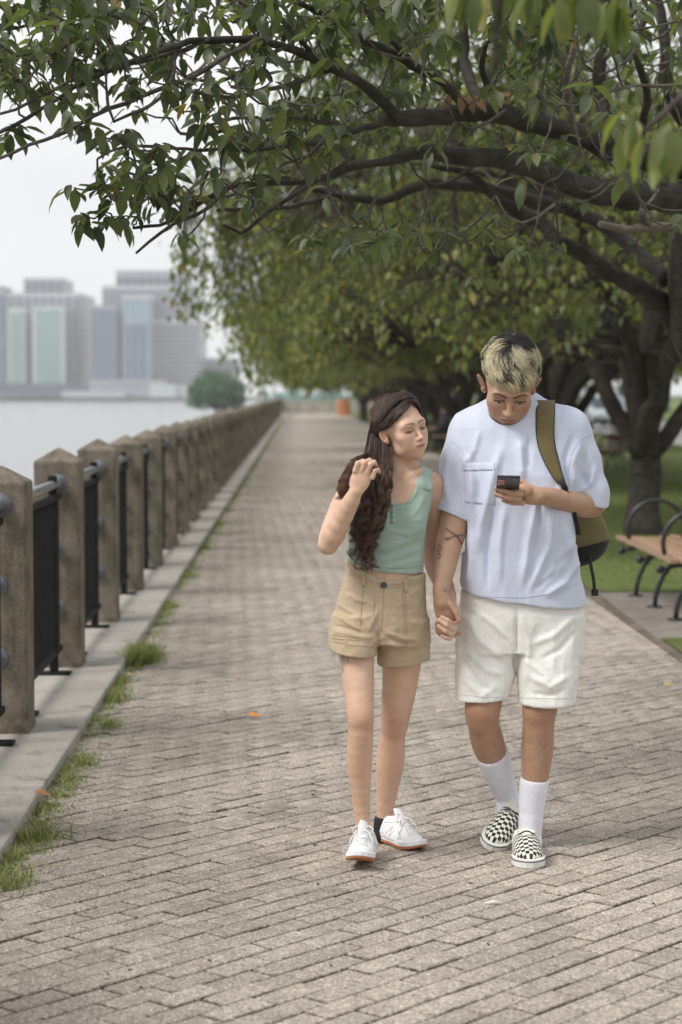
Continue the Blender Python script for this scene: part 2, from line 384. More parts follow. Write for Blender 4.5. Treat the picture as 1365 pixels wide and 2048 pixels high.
for i, py_ in enumerate(posts):
    x = XP-b+YAW*(py_-0)
    o = bpy.data.objects.new('post', pme); C.objects.link(o); place(o, x, py_+random.uniform(-.015, .015)); o.rotation_euler[2] += random.uniform(-.015, .015)
    o.scale = (1, 1, random.uniform(.99, 1.012))
    if i == len(posts)-1: break
    xs = x+.012+YAW*b
    yb = py_+b
    o = bpy.data.objects.new('rail', rail); C.objects.link(o); place(o, xs, yb, 1.06)
    for z in (1.06, .70, .38):
        for s in (0, 1):
            o = bpy.data.objects.new('flange', fl); C.objects.link(o); place(o, xs+(YAW*ry if s else 0)+(.0 if z > 1 else -.022), yb if s == 0 else yb+ry, z)
            if s: o.rotation_euler[2] = -YAW+math.pi
    p = bpy.data.objects.new('panel_frame', frm); C.objects.link(p); place(p, xs, yb, .09)
    if i < 16:
        for q in pys:
            o = bpy.data.objects.new('picket', pk); C.objects.link(o); o.parent = p; o.location = (0, q, 0)
    else:
        o = bpy.data.objects.new('picket', pkall); C.objects.link(o); o.parent = p; tag(o, kind='stuff')
# cross fence that closes the far end of the promenade
ef = empty('end_fence', (0, 150, 0), 0, 'pale concrete fence running across the far end of the promenade', 'fence')
PALE = simple('pale_concrete', (.36, .33, .28), .9, .2, 3)
for k in range(9):
    x = XL(150)-.6+k*1.25; link('post', MB().box(x-.13, x+.13, 150, 150.26, -.02, 1.1).mesh('p'), PALE, ef)
    if k < 8: link('rail', MB().box(x+.13, x+1.12, 150.08, 150.18, .15, .95).mesh('r'), PALE, ef)
# ================================================================ city across the river
def glassmat(name, c, rough=.25):
    return simple(name, c, rough, .18, .06, spec=.5)
def building(name, label, blocks, base=-.6):
    """blocks: (part, px0, px1, pytop, Y, depth, wall, window material or None, floors, bays)"""
    x0 = at(blocks[0][1], 786, blocks[0][4]).x
    root = empty(name, (x0, blocks[0][4], base), 0, label, 'building', 'buildings on the far shore')
    for (pn, a, b_, top, Y, dep, wall, win, nf, nb) in blocks:
        X0 = at(a, 786, Y).x; X1 = at(b_, 786, Y).x; Z = at(a, top, Y).z
        me = MB().box(X0, X1, Y, Y+dep, base, Z).mesh(pn); wo = link(pn, me, wall, root)
        if win is None: continue
        zb = base+6; fh = (Z-2-zb)/nf; bw = (X1-X0)/nb
        for f in range(nf):
            wm = MB()
            for q in range(nb):
                wm.box(X0+q*bw+bw*.12, X0+(q+1)*bw-bw*.12, Y-.35, Y+.1, zb+f*fh+fh*.3, zb+f*fh+fh*.92)
            link('window_band', wm.mesh('wb'), win, wo)
            sm = MB().box(X1-.1, X1+.3, Y+dep*.06, Y+dep*.94, zb+f*fh+fh*.3, zb+f*fh+fh*.92)
            link('window_band', sm.mesh('wb'), win, wo)
    return root
PINK = simple('pale_facade', (.43, .425, .455), .8, .08, .05); GREYF = simple('grey_facade', (.30, .31, .35), .8, .08, .05)
WHITEF = simple('cream_facade', (.45, .49, .49), .8, .08, .05); ORNG = simple('tan_facade', (.40, .34, .30), .8, .1, .05)
GB = glassmat('blue_glass', (.02, .09, .16)); GG = glassmat('green_glass', (.17, .31, .30)); GD = glassmat('dark_glass', (.07, .09, .13)); GL = glassmat('light_glass', (.14, .30, .42))
building('glass_tower', 'narrow dark blue glass tower at the left edge, cut by the frame', [
    ('tower', -90, 15, 583, 1010, 60, GREYF, GB, 15, 6), ('roof_block', -60, 8, 572, 1020, 30, GREYF, None, 0, 0)])
building('office_block', 'pale stepped office block with green window bands and grey roof house', [
    ('rear_slab', 17, 163, 586, 1000, 60, PINK, GD, 16, 9), ('tower', 50, 128, 556, 1015, 40, GREYF, GD, 17, 5),
    ('front_wing', 18, 52, 617, 985, 20, WHITEF, GG, 11, 1), ('front_wing', 66, 130, 612, 980, 24, WHITEF, GG, 12, 1),
    ('podium', -10, 180, 768, 970, 20, GD, None, 0, 0)])
building('tower_block', 'broad grey block with two blue glass fronts, half behind the leaves', [
    ('main_slab', 206, 388, 571, 1005, 60, PINK, GD, 16, 14), ('roof_house', 234, 372, 541, 1012, 40, GREYF, GD, 3, 9),
    ('glass_front', 184, 236, 610, 985, 30, GREYF, GB, 15, 4), ('glass_front', 247, 303, 590, 980, 30, PINK, GL, 15, 4),
    ('glass_front', 250, 292, 640, 979, 4, GREYF, GB, 11, 3),
    ('side_wing', 304, 398, 640, 990, 60, PINK, GD, 14, 9), ('podium', 180, 330, 760, 970, 16, GREYF, GD, 2, 12)])
building('slab_block', 'low pinkish block between the two larger towers', [('wall', 166, 184, 640, 1120, 40, WHITEF, None, 0, 0)])
building('distant_block', 'pale low block right of the grey tower, behind the leaves', [('wall', 404, 470, 716, 1060, 60, PINK, GD, 12, 8)])
building('shore_shed', 'long white shed on the far shore below the grey tower', [('wall', 305, 385, 774, 960, 20, WHITEF, None, 0, 0), ('roof', 300, 352, 768, 958, 24, WHITEF, None, 0, 0)])
building('shore_depot', 'long low dark depot along the far bank at left', [('wall', -40, 122, 781, 955, 14, GD, None, 0, 0), ('wall', 124, 250, 786-4, 955, 14, PINK, None, 0, 0)])
# ---- haze over the river
hz = MB().box(-640, 330, -40, 1280, -5, 82).mesh('haze'); t = NT('haze_air')
for l in list(t.t.links):
    if l.to_node == t.out: t.t.links.remove(l)
pvn = t.n('VolumePrincipled'); pvn.inputs['Color'].default_value = (1, 1, 1, 1); pvn.inputs['Density'].default_value = .00034
pvn.inputs['Anisotropy'].default_value = .2; t.l(pvn.outputs[0], t.out.inputs['Volume'])
HAZE = tag(link('haze', hz, t.m), kind='stuff')
# ---- poles and teal hoarding beyond the end of the promenade
for k, (px, top, lab) in enumerate(((525, 738, 'slim pale mast past the fence end, the taller one'), (546, 757, 'slim pale mast past the fence end, the shorter one'))):
    g = at(px, 800, 175); z = at(px, top, 175).z
    tag(link('mast', MB().tube([(g.x, 175, -.1), (g.x, 175, z)], [.28, .2], 10).mesh('mast', True), simple('mast_paint', (.55, .57, .55), .5)), lab, 'mast', 'masts beyond the fence')
hd = empty('site_hoarding', (-2, 190, 0), 0, 'pale teal hoarding of upright panels behind the end fence', 'hoarding')
TEAL = simple('teal_panel', (.22, .36, .33), .5, .1, 1)
for k in range(12):
    link('panel', MB().box(-7.6+k*1.3, -7.6+k*1.3+1.24, 190, 190.08, -.1, 1.35+.25*((k*7) % 3)).mesh('p'), TEAL, hd)
    if k % 3 == 0: link('post', MB().box(-7.66+k*1.3, -7.6+k*1.3, 190-.05, 190.1, -.1, 2.0).mesh('p'), TEAL, hd)
# ---- wooden bin and bags far down the path
g = gnd(688, 833); wb = empty('wooden_bin', (g.x, g.y, 0), 0, 'orange wooden litter bin at the far right of the path', 'bin')
ORW = simple('orange_wood', (.48, .19, .07), .6, .2, 6)
for k in range(14):
    a = 2*math.pi*k/14; r = .42
    link('slat', MB().box(-.085, .085, -.02, .02, .06, 1.15, M=Matrix.Translation(Vector((g.x+r*math.cos(a), g.y+r*math.sin(a), 0))) @ Matrix.Rotation(a+math.pi/2, 4, 'Z')).mesh('s'), ORW, wb)
link('liner', MB().lathe([(.38, .05), (.38, 1.1)], 14, Matrix.Translation(g)).mesh('l'), BLACK, wb)
# ---- parked cars on the park road
def car(name, label, px, Y, body, h=1.5, L_=4.6, van=False):
    X = at(px, 800, Y).x; r = empty(name, (X, Y, -.08), -YAW, label, 'car', 'cars parked on the park road')
    W2 = .9
    if van: prof = [(-2.3, .35), (-2.3, 1.0), (-2.15, 1.15), (-1.5, h), (1.9, h+.02), (2.28, 1.0), (2.3, .35)]
    else: prof = [(-2.3, .35), (-2.32, .75), (-1.35, .95), (-.65, h-.02), (.95, h), (1.75, 1.0), (2.25, .92), (2.3, .35)]
    n = len(prof); V = []
    for s in (-1, 1):
        for (yy, z) in prof: V.append((s*(W2 if z < 1.05 else W2-.17), yy, z))
    F = [tuple(range(n)), tuple(range(2*n-1, n-1, -1))]+[(i, n+i, n+(i+1) % n, (i+1) % n) for i in range(n)]
    me = MB().add(V, F).mesh('body'); bmx = bmesh.new(); bmx.from_mesh(me); bmesh.ops.recalc_face_normals(bmx, faces=bmx.faces); bmx.to_mesh(me); bevel(me, .05, 2, .3)
    local('body', me, body, r)
    for sy in (-1.4, 1.4):
        for s in (-1, 1):
            wmm = MB().lathe([(.2, -.1), (.33, -.1), (.34, .1), (.2, .1)], 18, Matrix.Translation((s*.82, sy, .34)) @ Matrix.Rotation(R(90), 4, 'Y')).mesh('w')
            wh = local('wheel', wmm, BLACK, r); local('rim', MB().lathe([(.18, -.11), (.18, .11)], 12, Matrix.Translation((s*.82, sy, .34)) @ Matrix.Rotation(R(90), 4, 'Y')).mesh('r'), STEEL, wh)
    gl = glassmat('car_glass', (.03, .045, .05), .1)
    ys_ = (-1.2, -.1) , (0., 1.3)
    for s in (-1, 1):
        for a, b_ in ys_: local('side_window', MB().box(s*.83-.02, s*.83+.02, a, b_, 1.02, h-.14).mesh('g'), gl, r)
    local('windscreen', MB().add([(-.7, -1.36 if not van else -2.13, 1.0 if not van else 1.14), (.7, -1.36 if not van else -2.13, 1.0 if not van else 1.14), (.62, -.72 if not van else -1.6, h-.1), (-.62, -.72 if not van else -1.6, h-.1)], [(0, 1, 2, 3)]).mesh('ws'), gl, r).location = (0, -.03, .03)
    for s in (-1, 1): local('headlight', MB().box(s*.7-.13, s*.7+.13, -2.36, -2.3, .62, .78).mesh('h'), WHITEP, r)
    local('bumper', bevel(MB().box(-.86, .86, -2.4, -2.28, .3, .5).mesh('b'), .03), BLACK, r)
    return r
WHITEP = simple('white_car_paint', (.72, .74, .75), .3, .03); SILV = simple('silver_car_paint', (.42, .46, .48), .3, .05)
car('parked_van', 'white van parked on the road, seen between tree trunks right of the man', 1250, 100, WHITEP, 2.0, van=True)
car('parked_car', 'silver car parked on the road just left of the white van', 1208, 92, SILV, 1.5)
car('parked_car', 'white car parked on the road right behind the shoulder strap', 1098, 135, WHITEP, 1.55)
# ================================================================ hoop-armed benches
WOODB = None
t = NT('bench_wood'); g = t.pos(scale=(1, .12, 1), obj=True)
oi = t.n('ObjectInfo'); c = t.ramp(t.noise(g, 60, 5), (.3, (.27, .16, .095)), (.7, (.43, .29, .185)))
c = t.mix(c, t.ramp(oi.outputs['Random'], (0, .82), (1, 1.12)), 1., 'MULTIPLY'); t.col(c).set(rough=.55); t.bump(t.noise(g, 120, 3), .2, .001); WOODB = t.m
IRON = simple('bench_iron', (.02, .022, .022), .32, .3, 18, .1, 120)
def arc(cx, cz, r, a0, a1, n=18): return [(cx+r*math.cos(R(a0+(a1-a0)*i/n)), 0, cz+r*math.sin(R(a0+(a1-a0)*i/n))) for i in range(n+1)]
def bench_protos():
    P = {}
    # profile plane: x = away from the path, z up; slats run along y
    hoop = MB().tube(arc(.215, .52, .215, 200, -20), .0175, 10).mesh('hoop_arm', True); hoop.materials.append(IRON)
    leg = MB().tube([(.09, 0, 0), (.095, 0, .07), (.115, 0, .15), (.15, 0, .23), (.20, 0, .295), (.26, 0, .34), (.33, 0, .365)], .0185, 10)
    leg.lathe([(.055, 0), (.055, .012), (.02, .014)], 14, Matrix.Translation((.09, 0, 0)), 0); leg = leg.mesh('leg', True); leg.materials.append(IRON)
    rear = MB().tube([(.62, 0, 0), (.60, 0, .10), (.55, 0, .2), (.47, 0, .29), (.38, 0, .355)], .0185, 10)
    rear.lathe([(.055, 0), (.055, .012), (.02, .014)], 14, Matrix.Translation((.62, 0, 0))); rear = rear.mesh('leg', True); rear.materials.append(IRON)
    br = MB().tube([(-.01, 0, .345), (.06, 0, .365), (.2, 0, .385), (.4, 0, .375), (.5, 0, .40), (.56, 0, .52), (.6, 0, .70), (.64, 0, .86)], .016, 10)
    br.lathe([(.0, -.03), (.02, -.024), (.03, 0), (.02, .024), (.0, .03)], 14, Matrix.Translation((-.02, 0, .345))); br.lathe([(.0, -.03), (.02, -.024), (.03, 0), (.02, .024), (.0, .03)], 14, Matrix.Translation((.645, 0, .88)))
    br = br.mesh('bracket', True); br.materials.append(IRON)
    sl = bevel(MB().box(-.031, .031, -1.15, 1.15, -.014, .014).mesh('slat'), .005, 2); sl.materials.append(WOODB)
    return hoop, leg, rear, br, sl
HOOP, LEGF, LEGR, BRK, SLAT = bench_protos()
def bench(label, x, y, z=0.016, scale=1.):
    r = empty('park_bench', (x, y, z), -YAW, label, 'bench', 'hoop-armed benches along the promenade')
    for yy in (-.82, 0, .82):
        for me, nm in ((LEGF, 'leg'), (LEGR, 'leg'), (BRK, 'bracket')):
            local(nm, me, None, r, (0, yy, 0))
    for yy in (-.82, .82-.16): local('hoop_arm', HOOP, None, r, (0, yy, 0))
    for k in range(6):
        xx = .015+k*.083; zz = .43-.015*math.sin(k/5*math.pi)-(.0 if k else .006)
        local('slat', SLAT, None, r, (xx, 0, zz), (0, R(4), 0)) 
    for k in range(5):
        f = k/4; local('slat', SLAT, None, r, (.53+.08*f, 0, .55+.30*f), (0, R(-75), 0))
    return r
bench('wooden slat bench with black iron hoop arms on the pad at the right edge', gnd(1262, 1205).x+.01, 14.62)
g1 = gnd(1192, 945); bench('park bench partly hidden behind the man, with a bag on it', g1.x-.05, g1.y, .02)
g2 = gnd(872, 905); bench('wooden bench seen between the woman and the man, a seated person on it', g2.x-.1, g2.y, .02)
for k, yy in enumerate((64, 82, 104)): bench(('wooden bench at the lawn edge just behind the woman', 'small wooden bench far along the lawn edge, nearer of two', 'smallest wooden bench far along the lawn edge')[k], XR(yy)+.25, yy, .02)
# ================================================================ trees
def barkmat(name, a, b, sc=1.):
    t = NT(name); g = t.pos(scale=(1, 1, .9)); 
    c = t.ramp(t.noise(g, 9*sc, 6, .65), (.3, a), (.7, b))
    gl = t.pos(scale=(.35, .35, 3.2)); ln = t.noise(gl, 14*sc, 3, .5)
    c = t.mix(c, t.ramp(ln, (.40, .72), (.55, 1.), (.72, 1.25)), .8, 'MULTIPLY')
    t.col(c).set(rough=.85, spec=.3); t.bump(t.noise(g, 11*sc, 4, .6), .5, .03); t.bump(t.noise(g, 40*sc, 6, .7), .9, .014); t.bump(ln, .7, .008); return t.m
BARK = barkmat('cherry_bark', (.030, .025, .020), (.092, .076, .064))
TWIG = barkmat('twig_bark', (.07, .055, .047), (.17, .145, .128), 2.5)
PALEBARK = barkmat('pale_bark', (.13, .11, .09), (.26, .22, .19), 2)
def leafmat(name, cols, trans=.36, rough=.36, vein=True):
    t = NT(name); at_ = t.n('Attribute'); at_.attribute_name = 'tone'; oi = t.n('ObjectInfo')
    wn = t.n('TexWhiteNoise'); wn.noise_dimensions = '1D'; t.l(t.math('ADD', at_.outputs['Fac'], t.math('MULTIPLY', oi.outputs['Random'], 7.)), wn.inputs['W'])
    c = t.ramp(wn.outputs['Value'], *cols)
    if vein:
        uv = t.n('Attribute'); uv.attribute_name = 'luv'; s = t.n('SeparateXYZ'); t.l(uv.outputs['Vector'], s.inputs[0])
        ab = t.math('ABSOLUTE', s.outputs[1])
        w_ = t.math('SINE', t.math('MULTIPLY', t.math('SUBTRACT', s.outputs[0], t.math('MULTIPLY', ab, .42)), 58.))
        c = t.mix(c, t.ramp(w_, (.0, .88), (.86, .96), (1., 1.22)), .7, 'MULTIPLY')
        c = t.mix(c, t.ramp(ab, (.0, 1.45), (.07, 1.0)), .6, 'MULTIPLY')
        t.bump(w_, .18, .001)
    ge = t.n('NewGeometry'); c = t.mix(c, t.mix(c, (1.25, 1.3, 1.25), 1., 'MULTIPLY'), ge.outputs['Backfacing'])
    t.col(c).set(rough=rough, spec=.45)
    tr = t.n('BsdfTranslucent'); t.l(t.mix(c, (1.35, 1.5, .7), 1., 'MULTIPLY'), tr.inputs[0])
    m = t.n('MixShader'); m.inputs[0].default_value = trans; t.l(t.b.outputs[0], m.inputs[1]); t.l(tr.outputs[0], m.inputs[2]); t.l(m.outputs[0], t.out.inputs[0])
    return t.m
LEAF = leafmat('cherry_leaf', [(0, (.046, .062, .032)), (.4, (.080, .102, .050)), (.8, (.130, .150, .066)), (.98, (.15, .16, .06)), (.994, (.20, .16, .04)), (1, (.28, .12, .03))])
LEAF2 = leafmat('cherry_leaf_far', [(0, (.080, .102, .038)), (.5, (.150, .170, .060)), (.9, (.23, .235, .092)), (1, (.28, .23, .08))], .42, .5, False)
LEAF3 = leafmat('park_leaf', [(0, (.05, .085, .03)), (.5, (.08, .13, .045)), (1, (.13, .18, .06))], .3, .6, False)
LEAFB = leafmat('blue_green_leaf', [(0, (.06, .12, .075)), (.5, (.10, .18, .11)), (1, (.15, .23, .13))], .35, .6, False)
def leafgeo(Pp, D, U, size, fine=True, seed=0):
    """leaves at Pp (n,3), pointing along D, upper face towards U. returns V,F(tris),luv,tone"""
    n = len(Pp); D = D/np.linalg.norm(D, axis=1)[:, None]; S = np.cross(D, U); S /= np.linalg.norm(S, axis=1)[:, None]+1e-9; Nn = np.cross(S, D)
    r = np.random.default_rng(seed)
    if fine:
        ts = [0, .2, .5, .78, 1]; ws = [0, .17, .215, .13, 0]
        rows = [(0, 0)]+[(t, k) for t, k in [(ts[i], j) for i in (1, 2, 3) for j in (-1, 0, 1)]]+[(1, 0)]
        wmap = dict(zip(ts, ws))
        F = [(0, 2, 1), (0, 3, 2)]
        for i in range(2):
            a = 1+3*i; b = a+3
            F += [(a, a+1, b+1), (a, b+1, b), (a+1, a+2, b+2), (a+1, b+2, b+1)]
        F += [(7, 8, 10), (8, 9, 10)]
    else:
        rows = [(0, 0), (.45, -1), (.5, 0), (.45, 1), (1, 0)]; wmap = {0: 0, .45: .26, .5: 0, 1: 0}; F = [(0, 2, 1), (0, 3, 2), (1, 2, 4), (2, 3, 4)]
    dr = r.uniform(.12, .42, n); fold = r.uniform(.15, .5, n); V = np.zeros((n, len(rows), 3)); luv = np.zeros((len(rows), 3)); wsc = r.uniform(.85, 1.1, n)
    for i, (t, k) in enumerate(rows):
        wd = wmap[t]*k; x = t*(1-.12*dr*t)
        V[:, i] = Pp+size[:, None]*(D*x[:, None]+S*(wd*wsc)[:, None]+Nn*((abs(wd)*fold if k else 0*fold)-dr*t*t)[:, None])
        luv[i] = (t, k*(1 if wmap[t] else 0), 0)
    nv = len(rows); F = np.array(F)
    Fa = (F[None]+np.arange(n)[:, None, None]*nv).reshape(-1, 3)
    return V.reshape(-1, 3), Fa, np.tile(luv, (n, 1)), np.repeat(r.random(n), nv)
def leafmesh(name, V, F, luv, tone, mat, smooth=True):
    me = fastmesh(name, V, F, smooth=smooth)
    a = me.attributes.new('luv', 'FLOAT_VECTOR', 'POINT'); a.data.foreach_set('vector', luv.astype(np.float32).ravel())
    a = me.attributes.new('tone', 'FLOAT', 'POINT'); a.data.foreach_set('value', tone.astype(np.float32)); me.materials.append(mat); return me
def rosette(c, per, r, droop=(-.05, 1.0)):
    """directions for clusters c (n,3) -> positions, dirs, ups"""
    n = len(c); th = (np.arange(per)[None]*2.4+r.uniform(0, 6.28, n)[:, None]+r.normal(0, .3, (n, per))).ravel()
    el = r.uniform(droop[0], droop[1], n*per); rad = np.stack([np.cos(th), np.sin(th), 0*th], 1)
    D = rad*np.cos(el)[:, None]-np.array([0, 0, 1])*np.sin(el)[:, None]
    U = rad*np.sin(el)[:, None]+np.array([0, 0, 1])*np.cos(el)[:, None]+r.normal(0, .25, (n*per, 3))
    Pp = np.repeat(c, per, 0)+D*.012+r.normal(0, .012, (n*per, 3)); return Pp, D, U
def tubes(P, Rr, n=4):
    """P (K,m,3), Rr (K,m)"""
    K, m, _ = P.shape; T = np.gradient(P, axis=1); T /= np.linalg.norm(T, axis=2)[..., None]+1e-9
    ref = np.where(np.abs(T[:, :1, 2:3]) > .9, np.array([1., 0, 0]), np.array([0, 0, 1.])); A = np.cross(T, ref); A /= np.linalg.norm(A, axis=2)[..., None]+1e-9; B = np.cross(T, A)
    an = 2*np.pi*np.arange(n)/n
    V = P[:, :, None]+(A[:, :, None]*np.cos(an)[:, None]+B[:, :, None]*np.sin(an)[:, None])*Rr[:, :, None, None]
    i = np.arange(m-1)[:, None]*n; k = np.arange(n)[None]; k2 = (k+1) % n
    F = np.stack([i+k, i+k2, i+n+k2, i+n+k], -1).reshape(-1, 4)
    return V.reshape(-1, 3), (F[None]+np.arange(K)[:, None, None]*m*n).reshape(-1, 4)
def resample(P, step):
    P = np.array(P, float); o = [P[0]]
    # Catmull-Rom
    Q = np.vstack([2*P[0]-P[1], P, 2*P[-1]-P[-2]])
    for i in range(1, len(Q)-2):
        n = max(1, int(np.linalg.norm(Q[i+1]-Q[i])/step))
        for k in range(1, n+1):
            t = k/n; a, b, c, d = Q[i-1], Q[i], Q[i+1], Q[i+2]
            o.append(.5*((2*b)+(c-a)*t+(2*a-5*b+4*c-d)*t*t+(3*b-a-3*c+d)*t**3))
    return np.array(o)
def wobble(P, amp, r):
    n = len(P); w_ = np.cumsum(r.normal(0, 1, (n, 3)), 0); w_ -= np.linspace(0, 1, n)[:, None]*w_[-1]; return P+w_*amp
# ---------------------------------------------------------------- the near tree, its limbs traced
T1 = empty('cherry_tree', (2.5, 10.8, 0), 0, 'nearest cherry tree, trunk at the right edge, long branches arching over the top', 'tree', 'cherry trees along the promenade')
skel = []; srad = []
def limb(pts, name='branch', mat=None, parent=T1, step=.05, sides=10, knots=True):
    P = np.array([[*at(x, y, Y)] for (x, y, Y, r) in pts]); RR = np.array([[r*Y/FP, 0, 0] for (x, y, Y, r) in pts])
    Q = resample(np.hstack([P, RR]), step); r = rng
    path_ = wobble(Q[:, :3], .0035, r); rad = np.clip(Q[:, 3], .0015, 1)
    if knots: rad = rad*(1+.10*np.sin(np.arange(len(rad))*1.9+r.uniform(0, 6))*r.uniform(.3, 1, len(rad)))
    m = MB().tube(path_, list(rad), sides); me = m.mesh(name, True)
    o = link(name, me, mat or (BARK if rad.max() > .012 else TWIG), parent)
    if parent is T1: skel.append(path_); srad.append(rad)
    return o
tr = [(2.62, 10.8, -.05, .30), (2.50, 10.8, .25, .235), (2.28, 10.75, .8, .215), (1.98, 10.5, 1.5, .2), (1.80, 10.1, 2.05, .185), (1.74, 9.7, 2.5, .16), (1.80, 9.6, 3.2, .13), (1.9, 9.8, 4.2, .10), (2.0, 10., 5.2, .06)]
Q = resample(np.array(tr), .12); mt = MB().tube(Q[:, :3], list(Q[:, 3]*(1+.05*rng.normal(size=len(Q)))), 16)
link('trunk', mt.mesh('trunk', True), BARK, T1)
skel.append(Q[Q[:, 2] > 2.2, :3]); srad.append(Q[Q[:, 2] > 2.2, 3])
limb([(1415, 395, 9.7, 34), (1330, 387, 9.4, 29), (1240, 384, 9.1, 26), (1150, 362, 8.9, 24), (1075, 332, 8.7, 22), (1010, 306, 8.6, 20), (930, 300, 8.5, 18), (840, 292, 8.4, 15), (770, 305, 8.3, 10), (700, 318, 8.2, 8), (610, 345, 8.1, 6.5), (513, 356, 7.9, 6), (461, 360, 7.8, 5.5), (410, 393, 7.7, 5), (340, 440, 7.6, 4), (267, 456, 7.5, 3)])
limb([(1400, 330, 9.6, 34), (1290, 312, 9.4, 28), (1225, 298, 9.2, 25), (1150, 263, 9.0, 22), (1070, 241, 8.8, 21), (1000, 229, 8.6, 20), (930, 226, 8.45, 19), (860, 231, 8.3, 18), (800, 238, 8.2, 17), (768, 236, 8.1, 14)])
limb([(800, 236, 8.15, 13), (768, 200, 8.0, 11.5), (728, 166, 7.9, 10.5), (680, 140, 7.8, 9.5), (620, 110, 7.7, 9), (560, 90, 7.6, 8.5), (500, 72, 7.5, 8), (400, 76, 7.4, 7), (330, 97, 7.3, 6), (250, 132, 7.2, 5.2), (150, 178, 7.15, 4.4), (60, 238, 7.1, 3.8), (-10, 268, 7.1, 3.2), (-80, 310, 7.1, 2.5)])
limb([(935, 222, 8.45, 10), (905, 182, 8.3, 9.5), (850, 142, 8.2, 9), (790, 106, 8.1, 8.5), (740, 82, 8.0, 8), (690, 55, 7.9, 7), (640, 30, 7.8, 6), (600, 6, 7.7, 5.5), (540, -40, 7.6, 4)])
limb([(1400, 720, 10.5, 30), (1345, 640, 10.3, 24), (1290, 592, 10.1, 20), (1215, 548, 10, 17), (1150, 508, 9.9, 16), (1112, 488, 9.85, 16), (1090, 455, 9.9, 14), (1040, 430, 9.9, 14), (985, 395, 9.8, 11), (930, 350, 9.7, 8), (860, 330, 9.6, 5)])
limb([(1335, 560, 10.3, 17), (1262, 490, 10.6, 15), (1200, 440, 10.7, 14), (1140, 415, 10.7, 13), (1080, 400, 10.7, 15), (1000, 385, 10.6, 12), (900, 368, 10.4, 11), (840, 372, 10.2, 10), (770, 402, 10, 9), (665, 391, 9.7, 8), (600, 366, 9.5, 6), (520, 350, 9.2, 4)])
limb([(1420, 458, 8.9, 11), (1365, 456, 8.8, 10), (1290, 457, 8.7, 10), (1245, 460, 8.6, 8.5), (1200, 448, 8.5, 7)], mat=PALEBARK)
for x0, y0, x1, y1 in ((1290, 455, 1286, 405), (1300, 455, 1285, 420), (1220, 452, 1212, 436)): limb([(x0, y0, 8.7, 6), ((x0+x1)/2-4, (y0+y1)/2, 8.65, 5), (x1, y1, 8.6, 4)], mat=PALEBARK)
limb([(1240, 300, 9.3, 16), (1212, 230, 9.5, 14), (1200, 150, 9.5, 13), (1208, 60, 9.5, 12), (1218, -60, 9.5, 10)])
limb([(975, 228, 9.0, 13), (955, 190, 9.3, 12), (932, 120, 9.4, 11), (928, 40, 9.4, 10), (920, -50, 9.4, 9)])
limb([(1150, 262, 8.6, 8), (1136, 160, 8.3, 7), (1150, 80, 8.2, 6.5), (1166, 20, 8.2, 6), (1160, -50, 8.2, 5)], mat=PALEBARK)
limb([(1430, 180, 7.9, 4.5), (1365, 170, 7.7, 3.8), (1290, 166, 7.6, 3.2), (1230, 180, 7.5, 3), (1165, 196, 7.5, 2.5)], mat=PALEBARK)
limb([(1185, 60, 8.6, 6), (1150, 120, 8.1, 5), (1080, 135, 7.9, 4), (1010, 150, 7.8, 3), (965, 150, 7.7, 2.5)], mat=TWIG) if False else None
limb([(1365, 400, 10.6, 18), (1390, 300, 10.4, 16), (1340, 180, 10.2, 13), (1330, 60, 10.2, 11), (1300, -60, 10.2, 9)])
limb([(569, 91, 7.6, 4.5), (513, 118, 7.5, 4), (482, 143, 7.45, 3.8), (436, 168, 7.4, 3.4), (375, 156, 7.35, 3), (345, 128, 7.3, 2.4)])
limb([(352, 100, 7.35, 4), (340, 165, 7.2, 4), (300, 205, 7.1, 3.8), (266, 221, 7.0, 3.6), (228, 238, 6.95, 3.4), (216, 210, 6.95, 3.2), (213, 172, 6.95, 2.8)])
limb([(520, 76, 7.5, 5.5), (440, 120, 7.35, 5), (360, 160, 7.3, 4.6), (250, 205, 7.2, 4.4), (130, 262, 7.1, 4), (60, 290, 7.05, 3.6), (0, 320, 7.0, 3), (-40, 345, 7, 2.5)])
limb([(420, 78, 7.4, 4.5), (310, 118, 7.3, 4), (190, 138, 7.2, 4), (90, 185, 7.2, 3.4), (0, 228, 7.2, 3)])
limb([(660, 138, 7.8, 5), (560, 175, 7.6, 4.6), (480, 195, 7.5, 4), (400, 188, 7.4, 3.6), (350, 170, 7.35, 3)])
limb([(780, 240, 8.1, 8), (700, 262, 7.9, 6), (640, 280, 7.8, 5), (560, 292, 7.6, 4.5), (480, 300, 7.5, 4), (400, 302, 7.4, 3.6), (330, 295, 7.3, 3)])
limb([(705, 315, 8.2, 6), (655, 355, 8, 5), (605, 382, 7.9, 4.6), (543, 425, 7.8, 4.2), (482, 469, 7.7, 3.6), (446, 450, 7.7, 3)])
limb([(480, 360, 7.8, 4.5), (410, 424, 7.6, 4), (349, 452, 7.5, 3.6), (300, 486, 7.4, 3), (272, 507, 7.4, 2.6)])
limb([(665, 391, 9.7, 6), (580, 417, 9.2, 5), (500, 420, 8.8, 4.4), (436, 420, 8.5, 3.6)])
limb([(330, 300, 7.3, 3.4), (280, 290, 7.2, 3), (220, 300, 7.1, 2.6), (195, 318, 7.1, 2.3)])
limb([(250, 205, 7.2, 3.2), (205, 262, 7.1, 2.8), (140, 300, 7, 2.2), (95, 268, 7, 1.8), (80, 235, 7, 1.5)]) if False else None
limb([(700, 262, 7.9, 5), (620, 240, 7.7, 4.4), (540, 240, 7.5, 4), (470, 235, 7.4, 3.4), (420, 250, 7.3, 3)])
limb([(120, 10, 7.5, 4), (70, 45, 7.4, 3.6), (20, 58, 7.4, 3), (-20, 56, 7.4, 2.6)])
limb([(300, 60, 7.6, 5), (210, 30, 7.5, 4.5), (120, -10, 7.5, 4), (40, -40, 7.5, 4)])
